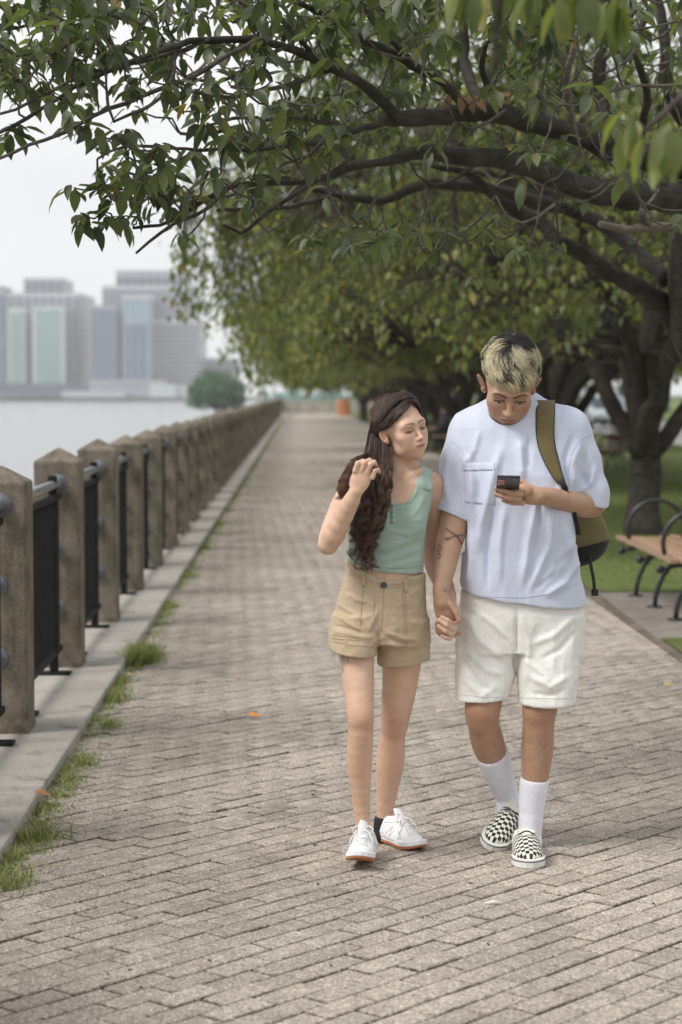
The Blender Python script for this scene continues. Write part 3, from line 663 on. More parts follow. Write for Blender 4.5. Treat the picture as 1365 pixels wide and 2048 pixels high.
limb([(620, 108, 7.7, 5.5), (560, 40, 7.6, 5), (470, 0, 7.5, 4.5), (380, -30, 7.5, 4)])
limb([(840, 140, 8.2, 6), (760, 60, 8.0, 5.4), (700, -20, 8, 5)])
limb([(1000, 228, 8.6, 8), (960, 120, 8.2, 6), (1010, 40, 8.0, 5), (1080, -30, 8, 5)])
limb([(1270, 305, 9.2, 10), (1300, 200, 8.8, 8), (1280, 90, 8.6, 7), (1320, -20, 8.6, 6)])
for k in range(40):                           # thin light twigs of the interior
    x = rng.uniform(380, 1350); y = rng.uniform(20, 440); dx = rng.uniform(-130, -40); Y = rng.uniform(7.9, 9.2); dr = rng.uniform(15, 60)
    limb([(x, y, Y, 3.4), (x+dx*.35, y+dr*.7, Y-.05, 3), (x+dx*.7, y+dr, Y-.1, 2.6), (x+dx, y+dr*.6, Y-.15, 2.2), (x+dx*1.2, y-rng.uniform(0, 30), Y-.18, 1.8)], mat=PALEBARK if k % 3 == 0 else TWIG)
# ---- leaf clusters, joined to the limbs by twigs
Dm = np.array([
 [.55, .80, .70, .85, .95, .95, .9, .9, .95, 1, 1, 1, 1, 1],
 [.55, .50, .42, .42, .50, .65, .7, .8, .9, .9, 1, 1, 1, 1],
 [.13, .20, .08, .30, .48, .60, .7, .7, .8, .9, .9, 1, 1, 1],
 [.0, .08, .50, .45, .42, .50, .6, .6, .6, .7, .7, .8, .8, .9],
 [.0, .0, .06, .08, .06, .08, .2, .3, .35, .4, .4, .45, .5, .5],
 [.0, .0, .0, .0, .0, .0, .0, .0, .04, .08, .1, .1, .14, .14]])
S = np.vstack(skel); SR = np.concatenate(srad)
clus = []
LP = np.vstack([k[::2] for k, q in zip(skel, srad) if q.max() > .014]); LR = np.concatenate([q[::2] for q in srad if q.max() > .014]); lqx, lqy = proj(LP)
while len(clus) < 980:
    px = rng.uniform(-60, 1420); py = rng.uniform(-90, 560); Y = rng.uniform(6.9, 10.6) if px > 600 else rng.uniform(6.8, 8.6)
    d = Dm[int(np.clip(py//100, 0, 5)), int(np.clip(px//100, 0, 13))]
    if px < 620 and Y > 8 and rng.random() < .5: continue
    near_ = ((lqx-px)**2+(lqy-py)**2 < (LR/LP[:, 1]*FP*1.0+34)**2) & (LP[:, 1] > Y-.15) & (LR > .012)
    if near_.any() and rng.random() < .93: continue
    if px < 640: d *= .88
    if rng.random() < d**1.25: clus.append((px, py, Y))
clus += [(160, 432, 7.35), (146, 440, 7.3), (170, 436, 7.35), (200, 425, 7.4), (175, 262, 7.1), (160, 250, 7.15), (232, 270, 7.2), (250, 300, 7.2), (205, 350, 7.2), (200, 362, 7.3), (222, 380, 7.3), (262, 360, 7.3), (290, 352, 7.3), (275, 385, 7.3), (340, 395, 7.4), (310, 372, 7.4),
         (250, 425, 7.5), (285, 430, 7.5), (30, 20, 7.4), (10, 35, 7.4), (55, 12, 7.4), (20, 100, 7.3), (40, 125, 7.2), (10, 140, 7.2), (60, 150, 7.2), (30, 250, 7.1), (12, 265, 7.1)]
CP = np.array([[*at(x, y, Y)] for x, y, Y in clus]); CP += rng.normal(0, .01, CP.shape)
d0 = np.sqrt(((CP[:, None]-S[None, ::4])**2).sum(-1)).min(1); CP = CP[np.argsort(d0)]
paths = []; rads = []; SK = np.zeros((len(S)+len(CP)*8, 3)); SK[:len(S)] = S; ns = len(S)
for c in CP:
    d = ((SK[:ns]-c)**2).sum(1); up = (SK[:ns, 2]-c[2]); i = np.argmin(d+.02*np.clip(-up, 0, 1)); p = SK[i]; Ln = math.sqrt(d[i])
    a = p+np.array([(c[0]-p[0])*.35, (c[1]-p[1])*.35, (c[2]-p[2])*.6-.16*Ln])+rng.normal(0, .05, 3)*Ln
    b = c-np.array([(c[0]-p[0])*.3, (c[1]-p[1])*.3, .22*Ln])+rng.normal(0, .08, 3)*Ln
    t = np.linspace(0, 1, 8)[:, None]; q = (1-t)**3*p+3*(1-t)**2*t*a+3*(1-t)*t*t*b+t**3*c
    q[1:-1] += rng.normal(0, .004, (6, 3)); paths.append(q); r0 = .0034+.0026*min(1., Ln/.5)
    rads.append(np.linspace(r0, .0028, 8)*(1+.18*(np.arange(8) % 2))); SK[ns:ns+7] = q[1:]; ns += 7
V, F = tubes(np.array(paths), np.array(rads), 5)
tw = fastmesh('twigs', V, F, smooth=True); tag(link('twigs', tw, TWIG, T1), kind='stuff')
per = rng.integers(4, 8, len(CP)); P_, D_, U_ = rosette(CP, 8, rng); keep = (np.arange(8)[None] < per[:, None]).ravel(); P_, D_, U_ = P_[keep], D_[keep], U_[keep]
sz = rng.uniform(.062, .112, len(P_)); sz *= rng.choice([1, .75], len(P_), p=[.8, .2])
qx, qy = proj(P_+D_*sz[:, None]*.5); inv = (qx > 0) & (qx < 1365) & (qy > 0) & (qy < 700)
score = np.where(inv, sz/P_[:, 1]*FP, 0); big = np.argsort(-score)[:290]; rest = np.setdiff1d(np.arange(len(P_)), big)
leafmesh_ = leafmesh('foliage', *leafgeo(P_[rest], D_[rest], U_[rest], sz[rest], True, 3), LEAF); tag(link('foliage', leafmesh_, None, T1), kind='stuff')
for i in big:
    V, F, luv, tone = leafgeo(np.zeros((1, 3)), D_[i:i+1], U_[i:i+1], sz[i:i+1], True, int(i))
    me = leafmesh('leaf', V, F, luv, tone, LEAF); o = link('leaf', me, None); o.parent = T1; o.location = Vector(P_[i])-Vector(T1.location)
# dead brown leaves caught on the branch
DEAD = simple('dead_leaf', (.20, .10, .045), .7, .35, 20, .3, 60)
for (x, y, a, s) in ((900, 212, -1.9, .055), (922, 208, -1.5, .075), (935, 212, -1.2, .07), (950, 214, -.9, .07), (978, 216, -.1, .08), (990, 213, .1, .06)):
    g = at(x, y-22, 8.28); D = np.array([[math.cos(a), -.3, math.sin(a)]]); V, F, luv, tone = leafgeo(np.array([[*g]]), D, np.array([[.2, -.9, .3]]), np.array([s*1.2]), True, int(x))
    link('dead_leaf', leafmesh('dead_leaf', V, F, luv, tone, DEAD), None, T1)
# ---------------------------------------------------------------- a branch close to the camera
T0 = empty('cherry_tree', (3.4, 1.2, 0), 0, 'cherry tree out of frame whose closest blurred leaves hang in at the upper right', 'tree', 'cherry trees along the promenade')
m = MB().tube([(3.4, 1.2, -.05), (3.3, 1.25, .8), (3.0, 1.5, 1.5), (2.5, 2.2, 2.2), (1.9, 3.0, 2.5)], [.24, .19, .17, .11, .06], 14); link('trunk', m.mesh('trunk', True), BARK, T0)
limb([(3000, -900, 3.1, 70), (1800, -60, 3.7, 24), (1500, 130, 3.9, 13), (1365, 185, 4.0, 8), (1310, 240, 4.0, 5.5), (1290, 262, 4.0, 4)], parent=T0, mat=TWIG)
limb([(1800, -60, 3.7, 20), (1400, -160, 3.9, 12), (1100, -90, 4.1, 8), (1000, -20, 4.2, 7), (993, 60, 4.2, 7), (990, 140, 4.2, 6)], parent=T0, mat=TWIG)
c0 = [(1305, 262, 4.0), (1345, 250, 3.9), (1260, 230, 4.1), (1180, -20, 4.1), (1240, 0, 4.0), (960, -30, 4.2), (1130, -25, 4.1), (930, -40, 4.3), (1060, -45, 4.2)]
P0, D0, U0 = rosette(np.array([[*at(*c)] for c in c0]), 5, np.random.default_rng(5), (.7, 1.35))
for i in range(len(P0)):
    V, F, luv, tone = leafgeo(np.zeros((1, 3)), D0[i:i+1], U0[i:i+1], np.array([.095]), True, 40+i)
    o = link('leaf', leafmesh('leaf', V, F, luv, tone, LEAF2), None); o.parent = T0; o.location = Vector(P0[i])-Vector(T0.location)
# ---------------------------------------------------------------- the other trees: built once, then copied
def proto(seed, Rc=4.6, H=5.4, ncl=3600, per=7, lsize=.115, low=1.9, trunk=.26, fork=.95, nl=8, leaf=LEAF2, bark=BARK, bush=False):
    r = np.random.default_rng(seed); parts = []
    Pt = resample(np.array([(0, 0, -.05, trunk*1.25), (.02, .02, .2, trunk*1.02), (.05, -.03, fork*.6, trunk*.95), (0, 0, fork+.1, trunk*.85)]), .12)
    parts.append(('trunk', MB().tube(Pt[:, :3], list(Pt[:, 3]*(1+.05*r.normal(size=len(Pt)))), 14).mesh('trunk', True), bark)); sk = []
    for i in range(nl):
        a = 2*math.pi*i/nl+r.uniform(-.25, .25); inner = i % 3 == 2; RR = Rc*(r.uniform(.35, .5) if inner else r.uniform(.8, .98)); HH = (H-fork)*(.95 if inner else r.uniform(.5, .68)); t = np.linspace(0, 1, 8)
        z = fork-.1+HH*(1-(1-t)**1.7)-(.9 if not inner else .0)*t**3.2; x = np.cos(a)*RR*t**1.1; y = np.sin(a)*RR*t**1.1
        rad = trunk*.44*(1-t)**.7+.016; Q = resample(np.c_[x, y, z, rad], .2); Q[:, :3] = wobble(Q[:, :3], .035, r)
        parts.append(('branch', MB().tube(Q[:, :3], list(Q[:, 3]), 8).mesh('branch', True), bark)); sk.append(Q[3:, :3]); m_ = MB()
        for j in range(9):
            k = r.integers(len(Q)//5, len(Q)); p = Q[k, :3]; b = a+r.normal(0, .95); Lb = r.uniform(.7, 1.9); tt = np.linspace(0, 1, 6)
            q = p+np.c_[np.cos(b)*Lb*tt, np.sin(b)*Lb*tt, Lb*(.55*tt-.75*tt**2.2)*r.uniform(.4, 1.1)]; q = wobble(q, .02, r); m_.tube(q, list(np.linspace(Q[k, 3]*.5+.006, .008, 6)), 5); sk.append(q)
        parts.append(('side_branches', m_.mesh('side_branches', True), bark))
    S_ = np.vstack(sk); u = r.random(ncl); az = r.uniform(0, 6.283, ncl); rr = Rc*1.06*np.sqrt(r.uniform(.02, 1, ncl)); rn = rr/(Rc*1.06)
    lobes = .8*np.sin(az*5+seed)+.3*np.sin(az*9+seed*2)+.25*np.sin(az*3+rr)
    top = H*(1-.42*rn**2.2)+lobes*.4; bot = (low+1.2*(1-rn)**.8+lobes*.3) if not bush else .2+rn*.5
    z = bot+(top-bot)*np.where(r.random(ncl) < .6, u**.8, r.random(ncl)); rr2 = rr*(1+.05*lobes); Cc = np.c_[np.cos(az)*rr2, np.sin(az)*rr2, z]
    nn = np.empty(ncl, int)
    for a in range(0, ncl, 400): nn[a:a+400] = ((Cc[a:a+400, None]-S_[None])**2).sum(-1).argmin(1)
    p = S_[nn]; Ln = np.linalg.norm(Cc-p, axis=1); Cc = np.where((Ln > 1.3)[:, None], p+(Cc-p)*(1.3/Ln)[:, None], Cc)
    t = np.linspace(0, 1, 4)[None, :, None]; q = p[:, None]*(1-t)+Cc[:, None]*t; q[:, 1:3, 2] += .1; V, F = tubes(q, np.tile(np.linspace(.009, .004, 4), (ncl, 1)), 3)
    parts.append(('twigs', fastmesh('twigs', V, F), bark))
    P_, D_, U_ = rosette(Cc, per, r, (.1, 1.2)); P_ += r.normal(0, .07, P_.shape)
    parts.append(('foliage', leafmesh('foliage', *leafgeo(P_, D_, U_, r.uniform(.8, 1.2, len(P_))*lsize, False, seed), leaf, False), None))
    return parts
def plant(parts, label, x, y, rz=0, s=1., z=0, name='cherry_tree', group='cherry trees along the promenade'):
    r = empty(name, (x, y, z), rz, label, 'tree', group); r.scale = (s, s, s)
    for nm, me, mt in parts:
        if mt is not None and len(me.materials) == 0: me.materials.append(mt)
        o = bpy.data.objects.new(nm, me); C.objects.link(o); o.parent = r
        if nm in ('foliage', 'twigs', 'side_branches'): o['kind'] = 'stuff'
    return r
PA1 = proto(11, ncl=4600, per=7, lsize=.108, low=1.85, Rc=4.9, H=6.7, trunk=.185); PA2 = proto(23, ncl=3800, per=7, lsize=.14, low=1.8, Rc=4.7, H=6.4, trunk=.20); PA3 = proto(37, ncl=2700, per=7, lsize=.17, low=1.75, nl=7, H=6.2, trunk=.21)
g = gnd(1290, 1072)
labs = ['cherry tree standing on the lawn behind the nearest bench, forking low', 'cherry tree whose trunk is hidden by the man with the backpack', 'cherry tree behind the woman and man, third in the row on the lawn',
        'cherry tree of the row just right of the seated person', 'cherry tree fifth along the row, above the woman', 'cherry tree sixth along the row, dark trunk above the woman',
        'cherry tree deep in the row, seventh from the near bench', 'cherry tree deep in the row, eighth from the near bench', 'cherry tree second from the far end of the row', 'farthest cherry tree of the row, beside the orange bin']
for k in range(10):
    y = g.y+11.2*k; x = g.x if k == 0 else 3.8+YAW*y+(.3*math.sin(k*2.1))
    plant((PA1, PA2, PA3)[0 if k == 0 else 1 if k < 4 else 2], labs[k], x, y, [1.9, 2.9, .6, 4.1, 5.2, 1.1, 2.2, 3.7, .3, 4.9][k], 1+.06*math.sin(k*1.7))
labs2 = ['cherry tree with slanting trunk right behind the shoulder strap', 'cherry tree in the second row beyond the lawn, left of the van', 'cherry tree in the second row, far behind the backpack', 'cherry tree in the second row near the road, farther back', 'farthest cherry tree of the second row by the road']
for k, (x, y) in enumerate(((4.9, 38), (7.1, 56), (7.4, 78), (7.8, 100), (7.5, 124))):
    plant((PA2, PA3)[k % 2 if k else 0], labs2[k], x+YAW*y, y, 1.3*k+.5, 1.05, group='second row of cherry trees')
plant(PA2, 'cherry tree standing right of the frame beyond the near bench', 8.3, 29, 2.2, 1.05, group='second row of cherry trees')
PB = proto(51, Rc=4.2, H=9.5, ncl=3000, per=7, lsize=.30, low=2.4, trunk=.3, fork=2.2, leaf=LEAF3)
labsB = ['tall green park tree beyond the road above the parked van', 'tall green park tree beyond the road, left of the van', 'tall park tree across the road at the right edge', 'tall park tree beyond the road behind the silver car', 'tall park tree beyond the road, behind the man', 'tall park tree far beyond the road, behind the man and woman',
         'broad green tree behind the end fence, right of the teal hoarding', 'broad green tree behind the end of the promenade, above the orange bin', 'green tree beyond the far end of the path, leftmost behind the fence', 'green tree closing the far end of the row of trees']
for k, (x, y, s) in enumerate(((30, 118, 1.2), (24, 104, 1.1), (24, 80, 1.1), (33, 138, 1.3), (26, 165, 1.3), (20, 190, 1.3), (3, 205, 1.0), (9, 185, 1.1), (-3.5, 225, .8), (15, 168, 1.1))):
    plant(PB, labsB[k], x, y, k*1.1, s, name='park_tree', group='park trees in the distance')
PC = proto(61, Rc=3.3, H=5.2, ncl=1100, per=7, lsize=.42, low=.2, trunk=.25, fork=1., leaf=LEAFB, bush=True)
g = at(437, 800, 275); plant(PC, 'round blue-green tree on the headland beyond the fence', g.x, 270, .4, 1.08, z=-.9, name='round_tree', group=None)
# ================================================================ sculpting by distance fields
class Field:
    """signed-distance grid; solids are blended in, then turned into one continuous surface"""
    def __init__(s, lo, hi, h):
        s.lo = np.array(lo, float); s.h = h; s.n = np.ceil((np.array(hi)-s.lo)/h).astype(int)+1
        s.F = np.full(s.n, .2, np.float32)
    def _box(s, lo, hi, m):
        a = np.clip(np.floor((np.array(lo)-m-s.lo)/s.h).astype(int), 0, s.n-1); b = np.clip(np.ceil((np.array(hi)+m-s.lo)/s.h).astype(int)+1, 1, s.n)
        if (b <= a).any(): return None, None
        g = [s.lo[i]+s.h*np.arange(a[i], b[i]) for i in range(3)]
        return (slice(a[0], b[0]), slice(a[1], b[1]), slice(a[2], b[2])), np.meshgrid(*g, indexing='ij', sparse=True)
    def _put(s, sl, d, k, mode):
        A = s.F[sl]
        if mode == 'sub':
            h = np.clip(.5-.5*(A+d)/k, 0, 1); s.F[sl] = A*(1-h)+(-d)*h+k*h*(1-h)
        elif mode == 'and':
            h = np.clip(.5-.5*(d-A)/k, 0, 1); s.F[sl] = d*(1-h)+A*h+k*h*(1-h)
        else:
            h = np.clip(.5+.5*(A-d)/k, 0, 1); s.F[sl] = A*(1-h)+d*h-k*h*(1-h)
    def cone(s, a, b, ra, rb, k=.01, mode='add', fl=1., up=None):
        a = np.array(a, float); b = np.array(b, float); r = max(ra, rb)*max(1, fl)
        sl, g = s._box(np.minimum(a, b)-r, np.maximum(a, b)+r, k+.02)
        if sl is None: return s
        x, y, z = g; ab = b-a; L2 = ab@ab+1e-12
        t = np.clip(((x-a[0])*ab[0]+(y-a[1])*ab[1]+(z-a[2])*ab[2])/L2, 0, 1)
        X = x-a[0]-t*ab[0]; Y = y-a[1]-t*ab[1]; Z = z-a[2]-t*ab[2]
        if up is not None:      # flattened section: squeezed by fl along 'up'
            u = np.array(up, float); u /= np.linalg.norm(u); q = X*u[0]+Y*u[1]+Z*u[2]; m = 1/fl-1
            X = X+q*u[0]*m; Y = Y+q*u[1]*m; Z = Z+q*u[2]*m
            d = (np.sqrt(X*X+Y*Y+Z*Z)-(ra+(rb-ra)*t))*min(1, fl)**.5
        else: d = np.sqrt(X*X+Y*Y+Z*Z)-(ra+(rb-ra)*t)
        s._put(sl, d.astype(np.float32), k, mode); return s
    def chain(s, pts, k=.01, **kw):
        for (a, ra), (b, rb) in zip(pts[:-1], pts[1:]): s.cone(a, b, ra, rb, k, **kw)
        return s
    def ell(s, c, r, M=None, k=.01, mode='add'):
        c = np.array(c, float); r = np.array(r, float); M = np.eye(3) if M is None else np.array(M)[:3, :3]
        ext = np.sqrt((M**2 @ r**2)) ; sl, g = s._box(c-ext, c+ext, k+.02)
        if sl is None: return s
        x, y, z = (g[0]-c[0], g[1]-c[1], g[2]-c[2])
        P = [M[0, i]*x+M[1, i]*y+M[2, i]*z for i in range(3)]
        k0 = np.sqrt(sum((P[i]/r[i])**2 for i in range(3))); k1 = np.sqrt(sum((P[i]/r[i]**2)**2 for i in range(3)))+1e-6
        s._put(sl, (k0*(k0-1)/k1).astype(np.float32), k, mode); return s
    def box(s, c, r, M=None, rd=.005, k=.005, mode='add'):
        c = np.array(c, float); r = np.array(r, float)-rd; M = np.eye(3) if M is None else np.array(M)[:3, :3]
        ext = np.abs(M) @ (r+rd); sl, g = s._box(c-ext, c+ext, k+.02)
        if sl is None: return s
        x, y, z = (g[0]-c[0], g[1]-c[1], g[2]-c[2])
        Q = [np.abs(M[0, i]*x+M[1, i]*y+M[2, i]*z)-r[i] for i in range(3)]
        d = np.sqrt(sum(np.maximum(q, 0)**2 for q in Q))+np.minimum(np.maximum(np.maximum(Q[0], Q[1]), Q[2]), 0)-rd
        s._put(sl, d.astype(np.float32), k, mode); return s
    def loft(s, secs, k=.01, mode='add', e=2.3, cap=True):
        """secs: (z, cx, cy, rx, ry) from bottom to top; horizontal super-elliptic sections"""
        S = np.array(sorted(secs)); sl, g = s._box((np.min(S[:, 1]-S[:, 3]), np.min(S[:, 2]-S[:, 4]), S[0, 0]), (np.max(S[:, 1]+S[:, 3]), np.max(S[:, 2]+S[:, 4]), S[-1, 0]), k+.02)
        if sl is None: return s
        x, y, z = g; zz = z.ravel()
        # smooth interpolation of the sections
        def ip(c): 
            v = np.interp(zz, S[:, 0], S[:, c]); w_ = 5; 
            return v.reshape(1, 1, -1)
        cx, cy_, rx, ry = ip(1), ip(2), ip(3), ip(4)
        q = (np.abs((x-cx)/rx)**e+np.abs((y-cy_)/ry)**e)**(1/e); d = (q-1)*np.minimum(rx, ry)
        dz = np.maximum(S[0, 0]-z, z-S[-1, 0]); d = np.maximum(d, dz) if cap else d
        s._put(sl, d.astype(np.float32), k, mode); return s
    def plane(s, p, n, k=.003, mode='sub', lo=None, hi=None):
        """removes everything on the side n points to (inside the box lo-hi)"""
        n = np.array(n, float); n /= np.linalg.norm(n); lo = s.lo if lo is None else lo; hi = s.lo+s.h*s.n if hi is None else hi
        sl, (x, y, z) = s._box(lo, hi, 0); d = (p[0]-x)*n[0]+(p[1]-y)*n[1]+(p[2]-z)*n[2]
        s._put(sl, d.astype(np.float32), k, 'sub'); return s
    def surface(s, smooth=1):
        F = s.F; nx, ny, nz = F.shape; ins = F < 0
        c = [ins[i:nx-1+i, j:ny-1+j, k:nz-1+k] for i in (0, 1) for j in (0, 1) for k in (0, 1)]
        cnt = sum(q.astype(np.int8) for q in c); act = (cnt > 0) & (cnt < 8); I = np.argwhere(act); idx = -np.ones(act.shape, np.int32); idx[act] = np.arange(len(I))
        acc = np.zeros((len(I), 3)); w_ = np.zeros(len(I)); offs = [(i, j, k) for i in (0, 1) for j in (0, 1) for k in (0, 1)]
        val = {o: F[I[:, 0]+o[0], I[:, 1]+o[1], I[:, 2]+o[2]] for o in offs}
        for o in offs:
            for ax in range(3):
                if o[ax]: continue
                o2 = tuple(o[i]+(i == ax) for i in range(3)); a, b = val[o], val[o2]; m = (a < 0) != (b < 0)
                t = np.where(m, a/np.where(m, a-b, 1), 0); p = np.tile(np.array(o, float), (len(I), 1)); p[:, ax] += t; acc += p*m[:, None]; w_ += m
        V = s.lo+s.h*(I+acc/w_[:, None]); Q = []
        for ax in range(3):
            sl0 = [slice(1, -1)]*3; sl0[ax] = slice(0, -1); sl1 = list(sl0); sl1[ax] = slice(1, None)
            A = ins[tuple(sl0)]; B = ins[tuple(sl1)]; m = A != B; E = np.argwhere(m); flip = A[m]; E = E.copy()
            for i in range(3):
                if i != ax: E[:, i] += 1
            u, v = [(1, 2), (2, 0), (0, 1)][ax]; qs = []
            for du, dv in ((-1, -1), (0, -1), (0, 0), (-1, 0)):
                G = E.copy(); G[:, u] += du; G[:, v] += dv; qs.append(idx[G[:, 0], G[:, 1], G[:, 2]])
            q = np.stack(qs, 1); q[~flip] = q[~flip][:, ::-1]; Q.append(q)
        Q = np.concatenate(Q); Q = Q[(Q >= 0).all(1)]
        for _ in range(smooth):
            n = len(V); A = np.zeros((n, 3)); C_ = np.zeros(n)
            for i in range(4):
                j = (i+1) % 4
                for c3 in range(3): A[:, c3] += np.bincount(Q[:, i], V[Q[:, j], c3], n)+np.bincount(Q[:, j], V[Q[:, i], c3], n)
                C_ += np.bincount(Q[:, i], minlength=n)+np.bincount(Q[:, j], minlength=n)
            V = V*.45+.55*A/np.maximum(C_, 1)[:, None]
        return V, Q
def vnormals(V, Q):
    a = V[Q[:, 2]]-V[Q[:, 0]]; b = V[Q[:, 3]]-V[Q[:, 1]]; fn = np.cross(a, b); N_ = np.zeros_like(V)
    for i in range(4):
        for c in range(3): N_[:, c] += np.bincount(Q[:, i], fn[:, c], len(V))
    return N_/(np.linalg.norm(N_, axis=1)[:, None]+1e-12)
def _h(ix, iy, iz): 
    n = (ix*374761393+iy*668265263+iz*2147483647) & 0xffffffff; n = ((n ^ (n >> 13))*1274126177) & 0xffffffff; return ((n ^ (n >> 16)) & 0xffff)/65535.
def vnoise(P):
    P = np.asarray(P); i = np.floor(P).astype(np.int64); f = P-i; f = f*f*(3-2*f); r = 0
    for a in (0, 1):
        for b in (0, 1):
            for c in (0, 1):
                r = r+_h(i[:, 0]+a, i[:, 1]+b, i[:, 2]+c)*np.where(a, f[:, 0], 1-f[:, 0])*np.where(b, f[:, 1], 1-f[:, 1])*np.where(c, f[:, 2], 1-f[:, 2])
    return r
def ridged(P): return 1-np.abs(2*vnoise(P)-1)
def segd(px, py, pts):
    """distance in photo pixels from a polyline, and the position along it"""
    best = np.full(len(px), 1e9); along = np.zeros(len(px)); n = len(pts)-1
    for i in range(n):
        ax, ay = pts[i]; bx, by = pts[i+1]; L2 = (bx-ax)**2+(by-ay)**2+1e-9
        t = np.clip(((px-ax)*(bx-ax)+(py-ay)*(by-ay))/L2, 0, 1); d = np.hypot(px-ax-t*(bx-ax), py-ay-t*(by-ay)); m = d < best
        best[m] = d[m]; along[m] = (i+t[m])/n
    return best, along
def folds(V, N_, strokes, front=True):
    """cloth folds: (amplitude m, width px, points...) as traced on the photograph"""
    px, py = proj(V); D = np.zeros(len(V)); f = np.clip(-N_[:, 1]*1.6, 0, 1) if front else 1
    for amp, wd, pts in strokes:
        d, al = segd(px, py, pts); D += amp*np.exp(-(d/wd)**2)*np.clip(np.sin(np.pi*np.clip(al*.94+.03, 0, 1))*1.6, 0, 1)
    return V+N_*(D*f)[:, None]
def body_mesh(name, V, Q, col, mat, parent=None):
    o = link(name, fastmesh(name, V, Q, smooth=True, col=col), mat, parent); return o
def Mloc(fwd, up=(0, 0, 1)):
    """columns: right, back, up for something whose front looks along fwd"""
    f = np.array(fwd, float); f /= np.linalg.norm(f); u = np.array(up, float); b = -f; r_ = np.cross(b, u); r_ /= np.linalg.norm(r_); u = np.cross(r_, b); return np.stack([r_, b, u], 1)
def head_sdf(F, c, M, sc_=1., fem=False, lid=.55):
    """head in its own axes: x to the figure's left as seen from the front (image right), y back, z up; c between the ears"""
    c = np.array(c)
    def T(x, y, z): return c+M@(np.array([x, y, z])*sc_)
    def E(p, r, k=.012, mode='add', rot=None): F.ell(T(*p), np.array(r)*sc_, M if rot is None else M@rot, k*sc_, mode)
    j = .89 if fem else 1.; nw = .82 if fem else 1.; lw = .78 if fem else 1.
    E((0, .022, .050 if fem else .045), (.073 if fem else .070, .092, .083 if fem else .076), .01); E((0, -.018, .028), (.066, .072, .078 if fem else .072), .02)
    E((0, -.034, -.030), (.054*j, .052, .070), .025); E((0, -.050, -.072 if fem else -.078), (.026*j, .030, .030), .028); E((0, -.066 if fem else -.068, -.088 if fem else -.096), (.019*j, .016, .014 if fem else .015), .018)
    for s in (-1, 1):
        E((s*(.043 if fem else .037)*j, -.022, -.060 if fem else -.050), (.018, .034, .024), .03)          # jaw corner
        E((s*.039, -.060, -.012), (.024, .019, .019), .028)         # cheekbone
        E((s*.027, -.0665, -.040), (.020, .014, .024), .03)            # cheek
        E((s*.027, -.0815+.0045*fem, .0285), (.024, .0085, .008), .022+.008*fem)           # brow
        E((s*.0305, -.091, .010), (.0165, .012, .0095), .009, 'sub')  # socket
        E((s*.030, -.0728, .0085), (.0145, .0128, .0112), .005)          # closed or lowered lid over the eyeball
        F.cone(T(s*.019, -.0865, .0045), T(s*.042, -.080, .0045), .0012, .0012, .002*sc_, 'sub')
        E((s*.0105*nw, -.0985, -.0285), (.0068*nw, .0085, .0065), .006)       # wing of the nose
        E((s*.0065, -.103, -.0365), (.0034, .0050, .0030), .002, 'sub')
    F.cone(T(0, -.083, .018), T(0, -.1085, -.024), .0072*nw*sc_, .0088*nw*sc_, .010*sc_); E((0, -.1095, -.027), (.0098*nw, .0088*nw, .0076*nw), .006)
    E((0, -.079, -.052), (.024, .018, .022), .016)                       # mouth mound
    [F.cone(T(q*.018, -.0925, -.0515), T(q*.005, -.0985, -.0490), .0030*sc_*lw, .0048*sc_*lw, .004*sc_) for q in (-1, 1)]
    F.cone(T(-.013, -.0935, -.0595), T(.011, -.0935, -.0590), .0058*sc_*lw, .0058*sc_*lw, .004*sc_)
    F.cone(T(-.023, -.094, -.0545), T(0, -.1025, -.0540), .0012, .0015, .0025*sc_, 'sub'); F.cone(T(.023, -.094, -.0545), T(0, -.1025, -.0540), .0012, .0015, .0025*sc_, 'sub')
    E((0, -.094, -.0735), (.014, .006, .0045), .008, 'sub')
    for s in (-1, 1):                                                     # ears
        a = s*(.28); ca, sa = math.cos(a), math.sin(a); Rz = np.array([[ca, -sa, 0], [sa, ca, 0], [0, 0, 1.]]); Rz = Rz
        Rr = np.array([[math.cos(s*.6), math.sin(s*.6), 0], [-math.sin(s*.6), math.cos(s*.6), 0], [0, 0, 1.]]); tl_ = s*(.20 if fem else .42); Rr = np.array([[math.cos(tl_), 0, math.sin(tl_)], [0, 1., 0], [-math.sin(tl_), 0, math.cos(tl_)]]) @ Rr
        E((s*(.079 if fem else .0815), .012, .004), (.0050, .0165, .0300), .004, rot=Rr); E((s*.0735, .004, -.018), (.0075, .009, .013), .005, rot=Rr)
        E((s*(.0835 if fem else .086), .008, .006), (.0050, .0110, .020), .003, 'sub', rot=Rr); F.cone(T(s*.0795, .005, -.006), T(s*.0815, .013, .014), .0022*sc_, .002*sc_, .003)
    return T
def head_local(V, c, M, sc_): return ((V-np.array(c))@M)/sc_
